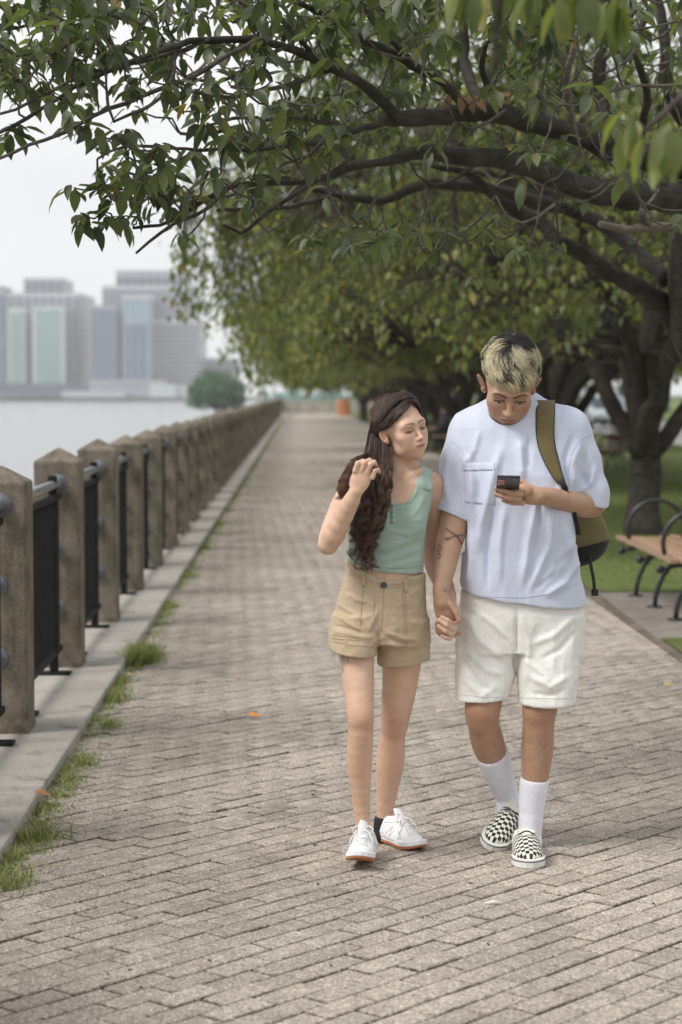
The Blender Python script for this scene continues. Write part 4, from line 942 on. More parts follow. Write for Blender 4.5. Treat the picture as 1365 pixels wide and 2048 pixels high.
def face_colour(col, Lp, lips, brow, lash, fem=False):
    x, y, z = Lp.T; ax = np.abs(x); front = y < -.035
    def blend(m, c): col[:] = col*(1-m[:, None])+np.array(c)*m[:, None]
    g = lambda v, s: np.exp(-(v/s)**2)
    # lips
    m = np.clip(1.25-((ax/(.0230))**2+((z+.0545+.001*(ax/.02)**2)/(.0088-.0018*fem))**2), 0, 1)*front; blend(np.clip(m*1.6, 0, .85), lips)
    m = g(z+.0545, .0016)*(ax < .021)*front; blend(m*.85, np.array(lips)*.22)
    # brows
    t = np.clip((ax-.011)/.036, 0, 1); zb = (.0285+.0065*np.sin(t*2.2)-.004*t*t) if fem else (.0245+.0100*np.sin(t*1.9)-.003*t*t); th = (.0042 if not fem else .0028)*(1-.55*t)
    m = g(z-zb, th)*(ax > .009)*(ax < .049)*front; blend(np.clip(m*1.15, 0, .92), brow)
    # lash line and the sliver of eye under the lowered lids
    t = (ax-.0305)/.0150; e_ = np.clip(1-t*t, 0, 1)
    m = (np.abs(t) < 1)*(z > -.0004-.0026*e_)*(z < .0032+.0012*e_)*front; blend(m*.6, (.30, .24, .21)); m = g(t, .38)*(z > -.0006-.0026*e_)*(z < .0036+.0012*e_)*front; blend(m*.9, (.03, .018, .012))
    m = g(z-(.0046+.0012*e_-.0012*(t > .5)), .0017+.0006*(t > 0))*(np.abs(t) < 1.12)*front; blend(np.clip(m*1.35, 0, .96), lash)
    m = g(z-.0125-.0030*e_, .0011)*(np.abs(t) < 1.1)*front; blend(m*.45, np.array(brow)*2.2)
    m = g(z-.009, .007)*g(t, .9)*front; blend(m*.14, lips)
    m = g(ax-.0068, .0032)*g(z+.0345, .0024)*(y < -.09); blend(m*.7, np.array(lips)*.25)
    m = np.clip(g(ax-.043, .020)*g(z+.022, .018), 0, 1)*front; blend(m*.16, lips)
    m = (ax > .0715)*(y > -.02)*(np.abs(z) < .045); blend(m*.34, lips)
def skinmat(name):
    t = NT(name); a = t.n('Attribute'); a.attribute_name = 'Col'; g = t.pos()
    c = t.mix(a.outputs['Color'], t.ramp(t.noise(g, 22, 5, .65), (.3, (.96, .86, .82)), (.7, (1.05, 1.07, 1.08))), 1., 'MULTIPLY'); c = t.mix(c, t.ramp(t.noise(g, 420, 2), (.3, .96), (.7, 1.03)), 1., 'MULTIPLY')
    t.col(c).set(rough=.48, spec=.4, sss=.12); t.b.inputs['Subsurface Radius'].default_value = (.9, .35, .2); t.b.inputs['Subsurface Scale'].default_value = .012
    t.bump(t.noise(g, 500, 2), .12, .0006); return t.m
SKIN = skinmat('skin')
def cloth(name, c, weave=900, var=.06, rough=.9, bump=.25, crease=0.):
    t = NT(name); g = t.pos(); k = t.ramp(t.noise(g, 22, 4), (.3, tuple(x*(1-var) for x in c)), (.7, tuple(min(1, x*(1+var)) for x in c)))
    k = t.mix(k, t.ramp(t.noise(t.pos(scale=(1, 1, .35)), weave*.35, 2), (.3, .92), (.7, 1.05)), 1., 'MULTIPLY')
    t.col(k).set(rough=rough, spec=.2, sheen=.15)
    if crease: t.bump(t.noise(g, 26, 5, .6), crease, .008)
    t.bump(t.noise(g, weave*.5, 2), bump, .0008); return t.m
def finger(F, base, dirs, lens, r0, r1, k=.003):
    p = np.array(base, float); pts = [(p, r0)]; n = len(lens)
    for i, (d, l) in enumerate(zip(dirs, lens)):
        d = np.array(d, float); d /= np.linalg.norm(d); p = p+d*l; pts.append((p.copy(), r0+(r1-r0)*(i+1)/n))
    F.chain(pts, k); return p
# ================================================================ people: shared bits
def A(px, py, Y): return np.array(at(px, py, Y))
def pr(r, Y): return r*Y/FP                       # pixels to metres at distance Y
def chainpx(F, pts, k=.012, **kw):
    Q = np.array([[*A(x, y, Y), pr(r, Y)] for x, y, Y, r in pts]); Q = resample(Q, .028) if len(Q) > 2 else Q; F.chain([(q[:3], q[3]) for q in Q], k, **kw)
def leg(F, pts, s): chainpx(F, [(x, y, Y, r*s if y > 1300 else r) for x, y, Y, r in pts], .012)
def loftpx(F, rows, k=.012, mode='add', e=2.3): 
    """rows: (py, left px, right px, Y centre, half depth m)"""
    secs = []
    for y, l, r, Y, ry in rows:
        a = A(l, y, Y); b = A(r, y, Y); secs.append((a[2], (a[0]+b[0])/2, Y, (b[0]-a[0])/2, ry))
    F.loft(secs, k, mode, e)
def person(label, g): return empty('person', g, 0, label, 'person')
def hair_curves(name, paths, rad, cols, mat, parent):
    """paths (n,m,3), rad (m,) , cols (n,m,3)"""
    n, m, _ = paths.shape; hc = bpy.data.hair_curves.new(name); hc.add_curves([m]*n)
    hc.attributes['position'].data.foreach_set('vector', paths.astype(np.float32).ravel())
    a = hc.attributes.get('radius') or hc.attributes.new('radius', 'FLOAT', 'POINT'); a.data.foreach_set('value', np.tile(rad, n).astype(np.float32))
    a = hc.attributes.new('hcol', 'FLOAT_VECTOR', 'POINT'); a.data.foreach_set('vector', cols.astype(np.float32).ravel())
    return link(name, hc, mat, parent)
t = NT('hair'); a = t.n('Attribute'); a.attribute_name = 'hcol'; t.l(a.outputs['Vector'], t.b.inputs['Base Color']); t.set(rough=.45, spec=.5); HAIR = t.m
def shoe(parent, label, M, c, L_=.285, W=1., slip=True, mats=None):
    """M columns: side, forward(toe), up; c: heel-centre point on the sole"""
    root = None; h = .0024; F = Field((-.07, -.03, -.01), (.07, L_+.03, .13), h); w = W
    F.ell((0, L_-.088, .028 if slip else .024), (.0455*w, .084, .036 if slip else .032), k=.01); F.ell((0, L_-.15, .040 if slip else .036), (.042*w if slip else .038*w, .09, .046 if slip else .040), k=.02); F.ell((0, .062, .045), (.037*w, .062, .056), k=.02); F.box((0, L_*.40, .022), (.030*w, L_*.32, .02), k=.02)
    if slip: F.cone((0, .045, .092), (0, .128, .104), .030*w, .026*w, .006, 'sub'); F.cone((0, .05, .11), (0, .115, .12), .030*w, .030*w, .006, 'sub')
    else: F.ell((0, .112, .066), (.027*w, .05, .026), k=.02); F.cone((0, .05, .105), (0, .10, .125), .029*w, .026*w, .006, 'sub')
    F.plane((0, 0, .018), (0, 0, -1), .002); V, Q = F.surface(1)
    def TR(V): return np.array(c)+V @ np.array(M).T
    me = fastmesh('shoe', TR(V), Q, smooth=True)
    uv = me.attributes.new('suv', 'FLOAT_VECTOR', 'POINT'); N_ = vnormals(V, Q); cx_ = np.arctan2(V[:, 0], np.maximum(V[:, 2], .012)+.02)*.055
    uv.data.foreach_set('vector', np.c_[cx_, V[:, 1]+V[:, 2]*.25, V[:, 2]].astype(np.float32).ravel())
    root = link('shoe', me, mats['upper'], parent)
    if not slip:
        sb_ = BVHTree.FromPolygons(V.tolist(), Q.tolist())
        for sd in (-1, 1):
            for ln in ([(L_-.065, .045), (L_-.075, .030), (L_-.06, .02)], [(.155, .075), (.165, .05), (.19, .03)], [(.10, .04), (.125, .065), (.118, .03), (.142, .058)], [(.02, .06), (.045, .045), (.07, .03)], [(.13, .08), (.10, .075), (.07, .07)]):
                pts = []
                for (a, b) in zip(ln[:-1], ln[1:]):
                    for q in range(6):
                        y, z = a[0]+(b[0]-a[0])*q/6, a[1]+(b[1]-a[1])*q/6; h_, n_, _, _ = sb_.ray_cast(Vector((sd*.1, y, z)), Vector((-sd, 0, 0)))
                        if h_ is not None: pts.append(h_+n_*.0004)
                if len(pts) > 3: link('seam', MB().tube([TR(np.array([list(p)]))[0] for p in pts], .0013, 5).mesh('seam', True), mats['seam'], root)
    # sole from an outline
    ts = np.array([0, .03, .1, .22, .45, .62, .75, .88, .96, 1.]); ws = np.array([.012, .024, .034, .037, .0355, .043, .048, .043, .028, .010])*w
    tt = np.linspace(0, 1, 26); ww = np.interp(tt, ts, ws); top = []
    pl = [(-x, y*(L_+.008)-.004) for x, y in zip(ww, tt)]+[(x, y*(L_+.008)-.004) for x, y in zip(ww[::-1], tt[::-1])]
    def slab(name, z0, z1, mat, grow=0., toe=.0, par=root):
        n = len(pl); V = []
        for z, g in ((z0, grow-.003), (z0+.003, grow), (z1-.002, grow), (z1, grow-.004)):
            for x, y in pl:
                f = (y/L_); s = 1+g/.04; lift = toe*max(0, f-.72)**2*14+(.35*toe*max(0, .16-f)**2*60); V.append((x*s, L_/2+(y-L_/2)*(1+g/(L_/2)), z+lift))
        F_ = [tuple(range(n-1, -1, -1)), tuple(range(3*n, 4*n))]+[(i*n+k, i*n+(k+1) % n, (i+1)*n+(k+1) % n, (i+1)*n+k) for i in range(3) for k in range(n)]
        me = MB().add(TR(np.array(V)), F_).mesh(name, False); bm = bmesh.new(); bm.from_mesh(me); bmesh.ops.recalc_face_normals(bm, faces=bm.faces); bm.to_mesh(me); bm.free()
        return link(name, me, mat, par)
    if slip:
        slab('sole', 0, .030, mats['sole'], .0015)
        st = [TR(np.array([(x*1.055, y if y < L_*.5 else y+.0015, .0225)]))[0] for x, y in pl]; st.append(st[0]); link('stripe', MB().tube(st, .0016, 6, False).mesh('stripe', True), mats['trim'], root)
        rim = []
        for q in np.linspace(0, 1, 17): 
            a_ = math.pi*(q-.5); rim.append((math.sin(a_)*.0285*w, .112+math.cos(a_)*.030-(.0), .083-abs(math.sin(a_))**2*.020+.010*math.cos(a_)))
        rim = [(rim[0][0]*1.08, .085, .066)]+rim+[(rim[-1][0]*1.08, .085, .066)]
        link('collar_trim', MB().tube([TR(np.array([p]))[0] for p in rim], .0026, 6).mesh('trim', True), mats['trim'], root)
    else:
        slab('midsole', .008, .026, mats['sole'], .002, .01); slab('outsole', -.002, .0085, mats['gum'], .001, .012)
        m_ = MB(); m_.tube([TR(np.array([p]))[0] for p in ((0, L_-.10, .062), (0, .15, .083), (0, .118, .100), (0, .10, .118))], [.014, .018, .020, .016], 8, flat=.35); link('tongue', m_.mesh('tongue', True), mats['upper'], root)
        for i in range(5):
            y = .135+i*.016; z = .092-i*.0085; s = .019+.001*i
            link('lace', MB().tube([TR(np.array([p]))[0] for p in ((-s, y-.004, z-.008), (-s*.5, y, z), (s*.5, y+.005, z), (s, y+.008, z-.008))], .0022, 5).mesh('lace', True), mats['lace'], root)
        for s in (-1, 1):
            link('lace', MB().tube([TR(np.array([p]))[0] for p in ((0, .125, .099), (s*.018, .128, .108), (s*.034, .138, .098), (s*.030, .15, .082), (s*.012, .14, .092), (0, .13, .098))], .0018, 5).mesh('lace', True), mats['lace'], root)
            link('lace', MB().tube([TR(np.array([p]))[0] for p in ((0, .125, .099), (s*.022, .150, .088), (s*.036, .165, .066), (s*.040, .172, .048))], .0017, 5).mesh('lace', True), mats['lace'], root)
    return root
def seam(V, bvh, pts, r=.0011, off=.0006, name='seam', mat=None, parent=None, n=10):
    """thin stitched ridge laid on a garment along photo-pixel points"""
    P = []
    for (a, b) in zip(pts[:-1], pts[1:]):
        for q in range(n): 
            f = q/n; P.append((a[0]+(b[0]-a[0])*f, a[1]+(b[1]-a[1])*f))
    P.append(pts[-1]); out = []
    for x, y in P:
        g = at(x, y, 6.); d = (g-Vector((0, 0, CH))).normalized(); hit, nn, _, _ = bvh.ray_cast(Vector((0, 0, CH)), d)
        if hit is not None:
            if nn.dot(d) > 0: nn = -nn
            if out and (hit-out[-1]).length > .03: continue
            out.append(hit+nn*off)
    if len(out) > 2: return link(name, MB().tube(out, r, 5).mesh(name, True), mat, parent)
def patch(bvh, quad, nu, nv, off, thick, name, mat, parent):
    """cloth piece conforming to the garment under it; quad corners in photo pixels tl,tr,br,bl"""
    V = []; tl, tr_, br_, bl = quad
    for j in range(nv+1):
        for i in range(nu+1):
            u, v = i/nu, j/nv; x = (tl[0]*(1-u)+tr_[0]*u)*(1-v)+(bl[0]*(1-u)+br_[0]*u)*v; y = (tl[1]*(1-u)+tr_[1]*u)*(1-v)+(bl[1]*(1-u)+br_[1]*u)*v
            g = at(x, y, 6.); d = (g-Vector((0, 0, CH))).normalized(); hit, nn, _, _ = bvh.ray_cast(Vector((0, 0, CH)), d)
            if hit is None: hit = at(x, y, V[-1][1] if V else 6.8); nn = -d
            if nn.dot(d) > 0: nn = -nn
            V.append(tuple(hit-d*off))
    n1 = len(V); V += [tuple(Vector(v)+(Vector(v)-Vector((0, 0, CH))).normalized()*thick) for v in V]; W_ = nu+1
    F = [(j*W_+i, (j+1)*W_+i, (j+1)*W_+i+1, j*W_+i+1) for j in range(nv) for i in range(nu)]; F += [tuple(q+n1 for q in f[::-1]) for f in F]
    ed = [i for i in range(W_)]+[j*W_+nu for j in range(1, nv+1)]+[nv*W_+i for i in range(nu-1, -1, -1)]+[j*W_ for j in range(nv-1, 0, -1)]
    F += [(ed[i], ed[(i+1) % len(ed)], ed[(i+1) % len(ed)]+n1, ed[i]+n1) for i in range(len(ed))]
    me = MB().add(V, F).mesh(name, True); return link(name, me, mat, parent)
def bvh_of(V, Q): return BVHTree.FromPolygons(V.tolist(), Q.tolist())
def garment(name, F, mat, parent, strokes=(), wr=(.0, 30), smooth=2, dirs=(1, 1, .3), amp2=0.):
    V, Q = F.surface(smooth); N_ = vnormals(V, Q)
    if wr[0]: V = V+N_*(wr[0]*(ridged(V*np.array(dirs)*wr[1]+7.3)-.5)+wr[0]*.45*(ridged(V*np.array(dirs)*wr[1]*2.3+1.3)-.5))[:, None]
    V = folds(V, N_, strokes); o = link(name, fastmesh(name, V, Q, smooth=True), mat, parent); return o, V, Q, bvh_of(V, Q)
# ================================================================ the man
MAN = person('tall man in pale blue tee and white shorts, blond-dyed hair, looking at a phone', (.63, 6.9, 0))
hM = Matrix.Rotation(R(0), 3, 'Z')
mh_f = np.array([-.04, -math.cos(R(35)), -math.sin(R(35))]); mh_M = Mloc(mh_f, (.05, 0, 1)); mh_c = A(1018, 773, 6.90); mh_s = 1.13
F = Field((.24, 6.56, -.01), (.92, 7.20, 1.80), .003)
head_sdf(F, mh_c, mh_M, mh_s)
F.cone(mh_c+mh_M@np.array([0, .03, -.045]), A(1026, 870, 7.05), .052, .056, .015)
loftpx(F, [(830, 985, 1070, 7.03, .05), (860, 930, 1145, 7.0, .085), (900, 925, 1150, 6.98, .10), (1000, 945, 1130, 6.97, .10), (1100, 950, 1125, 6.97, .10), (1200, 945, 1140, 6.97, .11), (1262, 955, 1130, 6.96, .09)], .03)
# his right arm (left in the picture), hanging to the joined hands
chainpx(F, [(945, 880, 6.98, 38), (925, 970, 6.95, 31), (908, 1050, 6.91, 27.5), (898, 1090, 6.88, 24.5), (890, 1140, 6.83, 19.5), (881, 1185, 6.79, 14)], .012)
F.ell(A(889, 1218, 6.785), (pr(21, 6.8), .017, pr(34, 6.8)), Mloc((-.25, -1, 0), (-.22, 0, 1)), .012)
F.cone(A(881, 1180, 6.79), A(886, 1205, 6.785), pr(14, 6.8), pr(17, 6.8), .01)
finger(F, A(901, 1208, 6.765), [(.62, -.3, -.9), (.38, -.2, -1)], [.034, .030], .0105, .008, .006)             # thumb
for k, (x, y, dx) in enumerate(((897, 1238, .5), (890, 1244, .38), (883, 1247, .3), (876, 1246, .25))):
    finger(F, A(x, y, 6.79+.004*k), [(dx-.25, .1, -1), (.55, .35, -.8), (1, .15, -.05)], [.034-.003*k, .022-.002*k, .02], .0092, .0074, .003)
# his left arm, bent, phone in hand
chainpx(F, [(1140, 880, 6.98, 40), (1165, 950, 6.98, 33), (1184, 1008, 6.97, 26)], .02); chainpx(F, [(1186, 1008, 6.965, 25), (1165, 1009, 6.92, 24.5), (1135, 1003, 6.86, 21.5), (1105, 996, 6.80, 18.5), (1082, 991, 6.76, 17)], .012)
F.ell(A(1062, 990, 6.72), (pr(30, 6.7), .017, pr(20, 6.7)), Mloc((-.3, -1, -.1), (.22, 0, 1)), .012)
F.ell(A(1048, 980, 6.705), (pr(17, 6.7), .014, pr(13, 6.7)), Mloc((-.3, -1, 0), (.1, 0, 1)), .008)
for (b, dd, ll) in (((1044, 980, 6.693), [(-1, -.25, .36), (-1, .0, .42), (-1, .25, .45)], [.030, .020, .014]), ((1042, 990, 6.693), [(-1, -.25, .22), (-1, .0, .3), (-1, .2, .34)], [.040, .027, .020]),
                    ((1040, 1000, 6.697), [(-1, -.25, .16), (-1, .0, .3), (-1, .15, .35)], [.038, .027, .020]), ((1046, 1006, 6.71), [(-1, -.1, .02), (-1, .2, .2), (-1, .3, .3)], [.032, .020, .014])):
    finger(F, A(*b), dd, ll, .0095, .0068, .0035)
finger(F, A(1060, 975, 6.72), [(-.7, .35, .55), (-1, .3, .25)], [.035, .03], .0105, .0085, .006)
# legs
leg(F, [(1100, 1240, 6.95, 50), (1086, 1370, 6.90, 39), (1079, 1425, 6.87, 34), (1077, 1450, 6.88, 31.5), (1076, 1490, 6.90, 32.5), (1071, 1550, 6.91, 27), (1064, 1610, 6.92, 21), (1061, 1668, 6.925, 20)], .95)
F.ell(A(1078, 1428, 6.845), (.030, .020, .036), k=.02)
leg(F, [(985, 1240, 6.95, 50), (972, 1370, 6.91, 40), (965, 1425, 6.88, 35), (968, 1450, 6.91, 31), (976, 1485, 6.96, 33), (992, 1530, 7.02, 26.5), (1008, 1575, 7.08, 20), (1018, 1608, 7.11, 19)], .95)
F.ell(A(963, 1424, 6.855), (.030, .020, .034), k=.02)
V, Q = F.surface(1)
SKM = np.array((.455, .285, .190)); col = np.tile(SKM, (len(V), 1)); Lp = head_local(V, mh_c, mh_M, mh_s); hd_ = (np.abs(Lp) < .14).all(1) & (Lp[:, 2] > -.12)
sub = col[hd_]; face_colour(sub, Lp[hd_], (.42, .17, .145), (.030, .022, .018), (.016, .011, .010)); col[hd_] = sub
px_, py_ = proj(V); frontv = vnormals(V, Q)[:, 1] < .1
knee = np.maximum(np.exp(-((px_-1080)**2+(py_-1428)**2)/900.), np.exp(-((px_-962)**2+(py_-1424)**2)/900.)); col *= (1-.10*knee*1.8)[:, None]*np.array([1, .90, .86])**knee[:, None]
lowleg = np.clip((py_-1450)/40, 0, 1)*(py_ < 1640); hairn = vnoise(V*np.array([520, 520, 130.])); col *= (1-.16*lowleg*(hairn > .58))[:, None]
ink = np.array((.05, .045, .05))
def tattoo(col, px_, py_, mask, strokes, ink=ink, w=1.3, op=.85):
    for st in strokes:
        d, _ = segd(px_, py_, st[1:] if np.isscalar(st[0]) else st); ww = st[0] if np.isscalar(st[0]) else w
        m = (np.exp(-(d/ww)**2)*op*mask)[:, None]; col[:] = col*(1-m)+ink*m
am = frontv & (px_ < 935) & (V[:, 1] < 6.95)
tattoo(col, px_, py_, am, [(2.2, (894, 1058), (905, 1066), (915, 1073), (924, 1088)), (2.0, (926, 1070), (912, 1072), (902, 1075), (895, 1079)), (2.6, (897, 1078), (892, 1078))])
tattoo(col, px_, py_, am, [(1.1, (875, 1090), (880, 1089), (882, 1098), (878, 1104), (882, 1112), (879, 1117), (874, 1115)), (1., (873, 1097), (878, 1095)), (1., (873, 1108), (880, 1107)), (1.3, (874, 1102), (877, 1099)), (1.6, (888, 1180), (892, 1183))], op=.7)
for x, y in ((988, 976), (987, 989)):      # nails
    pass
body_mesh('body', V, Q, col, SKIN, MAN)
# ---- hair: dark roots, bleached fringe
def scalp(ph, th, lift=0., c=(0, .022, .040), rr=(.0750, .096, .089), s=mh_s, M=mh_M, o=mh_c):
    d = np.stack([np.sin(th)*np.sin(ph), -np.sin(th)*np.cos(ph), np.cos(th)], -1); L_ = np.array(c)+d*(np.array(rr)+np.asarray(lift)[..., None]); return np.array(o)+(L_*s)@M.T
r = np.random.default_rng(3); ncl = 420; nper = 34; m = 9
ph = r.uniform(-math.pi, math.pi, ncl); th0 = r.uniform(.02, 1.0, ncl)**.7*1.15
thend = 1.66-.32*np.abs(np.sin(ph))+.12*np.clip(np.sin(ph+.6), 0, 1)*(np.cos(ph) > .3)+.55*(np.cos(ph) < -.1)*np.clip(-np.cos(ph), 0, 1)+.10*(np.cos(ph) > .5)+r.normal(0, .09, ncl)
thend = np.minimum(thend, th0+r.uniform(.75, 1.05, ncl)); 
swirl = .75*np.cos(ph)*r.uniform(.5, 1.3, ncl)+r.normal(0, .14, ncl)
t_ = np.linspace(0, 1, m); PH = np.repeat(ph, nper)[:, None]; TH0 = np.repeat(th0, nper)[:, None]; TE = np.repeat(thend, nper)[:, None]; SW = np.repeat(swirl, nper)[:, None]
n = ncl*nper; jp = r.normal(0, .11, (n, 1)); jt = r.normal(0, .09, (n, 1)); conv = (1-.86*t_[None]**1.1)
PHs = PH+SW*t_[None]**1.3*np.minimum(1, TH0+.5)+jp*conv/np.maximum(np.sin(TH0), .35); THs = TH0+(TE-TH0)*t_[None]+jt*conv; THs = np.maximum(THs, .02)
lift = (.004+np.repeat(r.uniform(0, .017, ncl), nper)[:, None]*np.sin(np.pi*np.clip(t_[None]*1.15, 0, 1))+r.uniform(0, .004, (n, 1))+.008*np.clip(1-TH0, 0, 1)*t_[None])
H = scalp(PHs, THs, lift); H += r.normal(0, .0006, H.shape)
bl = np.array((.80, .71, .47)); dk = np.array((.020, .017, .016)); yl = np.array((.60, .44, .19))
fr_ = np.repeat(np.clip(np.cos(ph), -1, 1), nper)[:, None]; start = np.repeat(r.normal(.60, .34, ncl), nper)[:, None]+.35*(fr_ < -.3)
k_ = np.clip((THs-start+.10*r.normal(0, 1, (n, 1)))*4.5, 0, 1); darkcl = np.repeat(r.random(ncl) < .20, nper)[:, None]; k_ = k_*np.where(darkcl, .12, 1)
tipy = np.clip((THs-1.25)*3, 0, 1)[..., None]*.55; cb = bl*(1-tipy)+yl*tipy; cols = dk+(cb-dk)*k_[..., None]; cols *= r.uniform(.75, 1.15, (n, 1, 1))*np.repeat(r.uniform(.7, 1.15, ncl), nper)[:, None, None]
HM = hair_curves('hair', H, np.array([.0005]*6+[.0004, .0003, .0001]), cols, HAIR, MAN)
# stray hairs
ns_ = 40; ph2 = r.uniform(-3.1, 3.1, ns_)[:, None]; th2 = r.uniform(.1, 1., ns_)[:, None]; tt2 = np.linspace(0, 1, m)[None]
H2 = scalp(ph2+r.normal(0, .5, (ns_, 1))*tt2, th2+.35*tt2, .004+tt2*r.uniform(.012, .030, (ns_, 1))); hair_curves('stray_hair', H2, np.full(m, .00028), np.tile(dk*1.5, (ns_, m, 1)), HAIR, MAN)
pc, qc = np.meshgrid(np.linspace(-math.pi, math.pi, 49), np.linspace(0, 1, 17)); lim = 1.40-.20*np.abs(np.sin(pc))+.5*np.clip(-np.cos(pc), 0, 1)
CV = scalp(pc, qc*lim, -.001); CF = np.array([(j*49+i, j*49+i+1, (j+1)*49+i+1, (j+1)*49+i) for j in range(16) for i in range(48)])
cc = (np.clip((qc*lim-.8)*3, 0, 1)*np.clip(np.cos(pc)+.6, 0, 1)).ravel()[:, None]; me = fastmesh('hair_base', CV.reshape(-1, 3), CF, smooth=True, col=dk*1.3+(bl*.55-dk)*cc)
t = NT('hair_base'); a = t.n('Attribute'); a.attribute_name = 'Col'; t.l(a.outputs['Color'], t.b.inputs['Base Color']); t.set(rough=.95, spec=.02); HBASE = t.m; link('hair_base', me, HBASE, MAN)
# ---- tee
TEE = cloth('pale_blue_cotton', (.60, .635, .755), 1100, .03, bump=.3, crease=.22)
F = Field((.20, 6.66, .58), (.98, 7.24, 1.62), .0034)
loftpx(F, [(786, 1000, 1072, 7.04, .055), (798, 975, 1090, 7.02, .078), (812, 952, 1118, 7.005, .098), (830, 925, 1148, 6.995, .112), (840, 918, 1156, 6.99, .120), (855, 908, 1165, 6.985, .124), (900, 902, 1168, 6.97, .130), (950, 905, 1164, 6.96, .142), (1000, 914, 1158, 6.955, .146), (1050, 926, 1152, 6.955, .144), (1100, 926, 1152, 6.955, .142), (1150, 922, 1158, 6.955, .142), (1190, 919, 1170, 6.955, .142), (1230, 917, 1178, 6.955, .142)], .02, e=2.5)
F.chain([(A(944, 862, 6.99), .070), (A(924, 930, 6.965), .066), (A(903, 1050, 6.91), .057)], .035)
F.chain([(A(1136, 858, 6.99), .074), (A(1160, 925, 6.985), .066), (A(1180, 985, 6.965), .058), (A(1188, 1040, 6.95), .054)], .035)
# cuffs, hem and neck cut
a = A(902, 1030, 6.91); F.plane(a, (-.43, -.15, -1), .003, lo=(0, 6.6, a[2]-.13), hi=(A(934, 1030, 6.9)[0], 7.3, a[2]+.04))
a = A(1181, 998, 6.96); F.plane(a, (-.32, .35, -1), .003, lo=(A(1152, 1000, 6.9)[0], 6.6, a[2]-.15), hi=(1.2, 7.3, a[2]+.055))
F.cone(A(909, 990, 6.94), A(899, 1060, 6.91), .049, .052, .003, 'sub'); F.cone(A(1172, 965, 6.975), A(1188, 1030, 6.955), .047, .049, .003, 'sub')
a = A(1045, 1209, 6.82); F.plane(a, (-.13, .22, -1), .003)
F.loft([(A(0, 1260, 6.95)[2], A(1045, 0, 6.95)[0], 6.955, .205, .130), (A(0, 1120, 6.95)[2], A(1045, 0, 6.95)[0], 6.955, .185, .128)], .004, 'sub')
F.cone(mh_c+mh_M@np.array([0, .03, -.045]), A(1026, 880, 7.05), .055, .058, .004, 'sub'); F.ell(mh_c+mh_M@np.array([0, -.040, -.058]), (.062, .066, .084), mh_M, .006, 'sub')
st = [(.010, 9, [(1005, 890), (985, 960), (965, 1050), (955, 1110)]), (.009, 8, [(1040, 880), (1045, 960)]), (.010, 8, [(1075, 1000), (1060, 1080), (1045, 1170)]), (.008, 7, [(1105, 1010), (1100, 1090), (1060, 1180)]),
      (.011, 9, [(1150, 1065), (1120, 1130), (1075, 1180)]), (.009, 7, [(1160, 1110), (1130, 1165), (1090, 1192)]), (-.009, 7, [(1140, 1095), (1105, 1150), (1070, 1180)]), (.008, 8, [(1010, 1010), (1000, 1090), (1000, 1170)]),
      (-.008, 7, [(985, 1015), (975, 1100), (975, 1180)]), (.008, 7, [(940, 1060), (945, 1120), (935, 1180)]), (-.007, 6, [(1085, 985), (1075, 1050), (1060, 1110)]), (.008, 8, [(925, 905), (945, 950), (948, 1010)]), (-.009, 7, [(938, 900), (958, 960), (955, 1020)]),
      (.010, 8, [(900, 900), (893, 950), (900, 1010)]), (-.009, 6, [(1148, 870), (1130, 920), (1138, 975)]), (.010, 8, [(1160, 880), (1142, 930), (1148, 980)]), (-.007, 6, [(1172, 900), (1165, 945), (1180, 985)]), (.008, 6, [(1190, 930), (1182, 965), (1160, 985)]),
      (.007, 8, [(1130, 1050), (1138, 1100), (1160, 1150)]), (-.006, 6, [(1060, 870), (1055, 940)]), (.006, 6, [(960, 860), (950, 900), (925, 940)]), (.006, 6, [(1105, 880), (1125, 930), (1118, 1000)])]
tee, TV, TQ, Tb = garment('shirt', F, TEE, MAN, [(a_*1.45, w_, p_) for a_, w_, p_ in st], (.0055, 9), 2, (1.25, 1, .33))
TST = cloth('tee_stitch', (.52, .55, .66), 900, .03)
for pts in ([(921, 1184), (960, 1193), (1045, 1195), (1120, 1185), (1172, 1158)], [(874, 1004), (900, 1018), (930, 1031)], [(1185, 868), (1162, 878), (1145, 905), (1137, 940), (1140, 975)], [(903, 880), (925, 900), (935, 935)]): seam(TV, Tb, pts, .0010, .0006, 'seam', TST, tee)
pk_ = patch(Tb, [(926, 927), (990, 925), (992, 1012), (930, 1006)], 12, 14, .0004, .0014, 'pocket', TEE, tee); patch(Tb, [(926, 927), (990, 925), (990, 941), (927, 943)], 12, 3, .0012, .0012, 'pocket_hem', TEE, tee)
cr = []
for q in np.linspace(-2.75, 2.75, 33):
    cr.append(A(1019+math.sin(q)*38, 838-11*math.cos(q)*0, 7.0)); cr[-1] = np.array([A(1019, 0, 6.98)[0]+math.sin(q)*.064, 6.985-math.cos(q)*.072, A(0, 822, 6.98)[2]-.028*math.cos(q)])
link('collar', MB().tube(cr, .0085, 8, flat=.55).mesh('collar', True), TEE, tee)
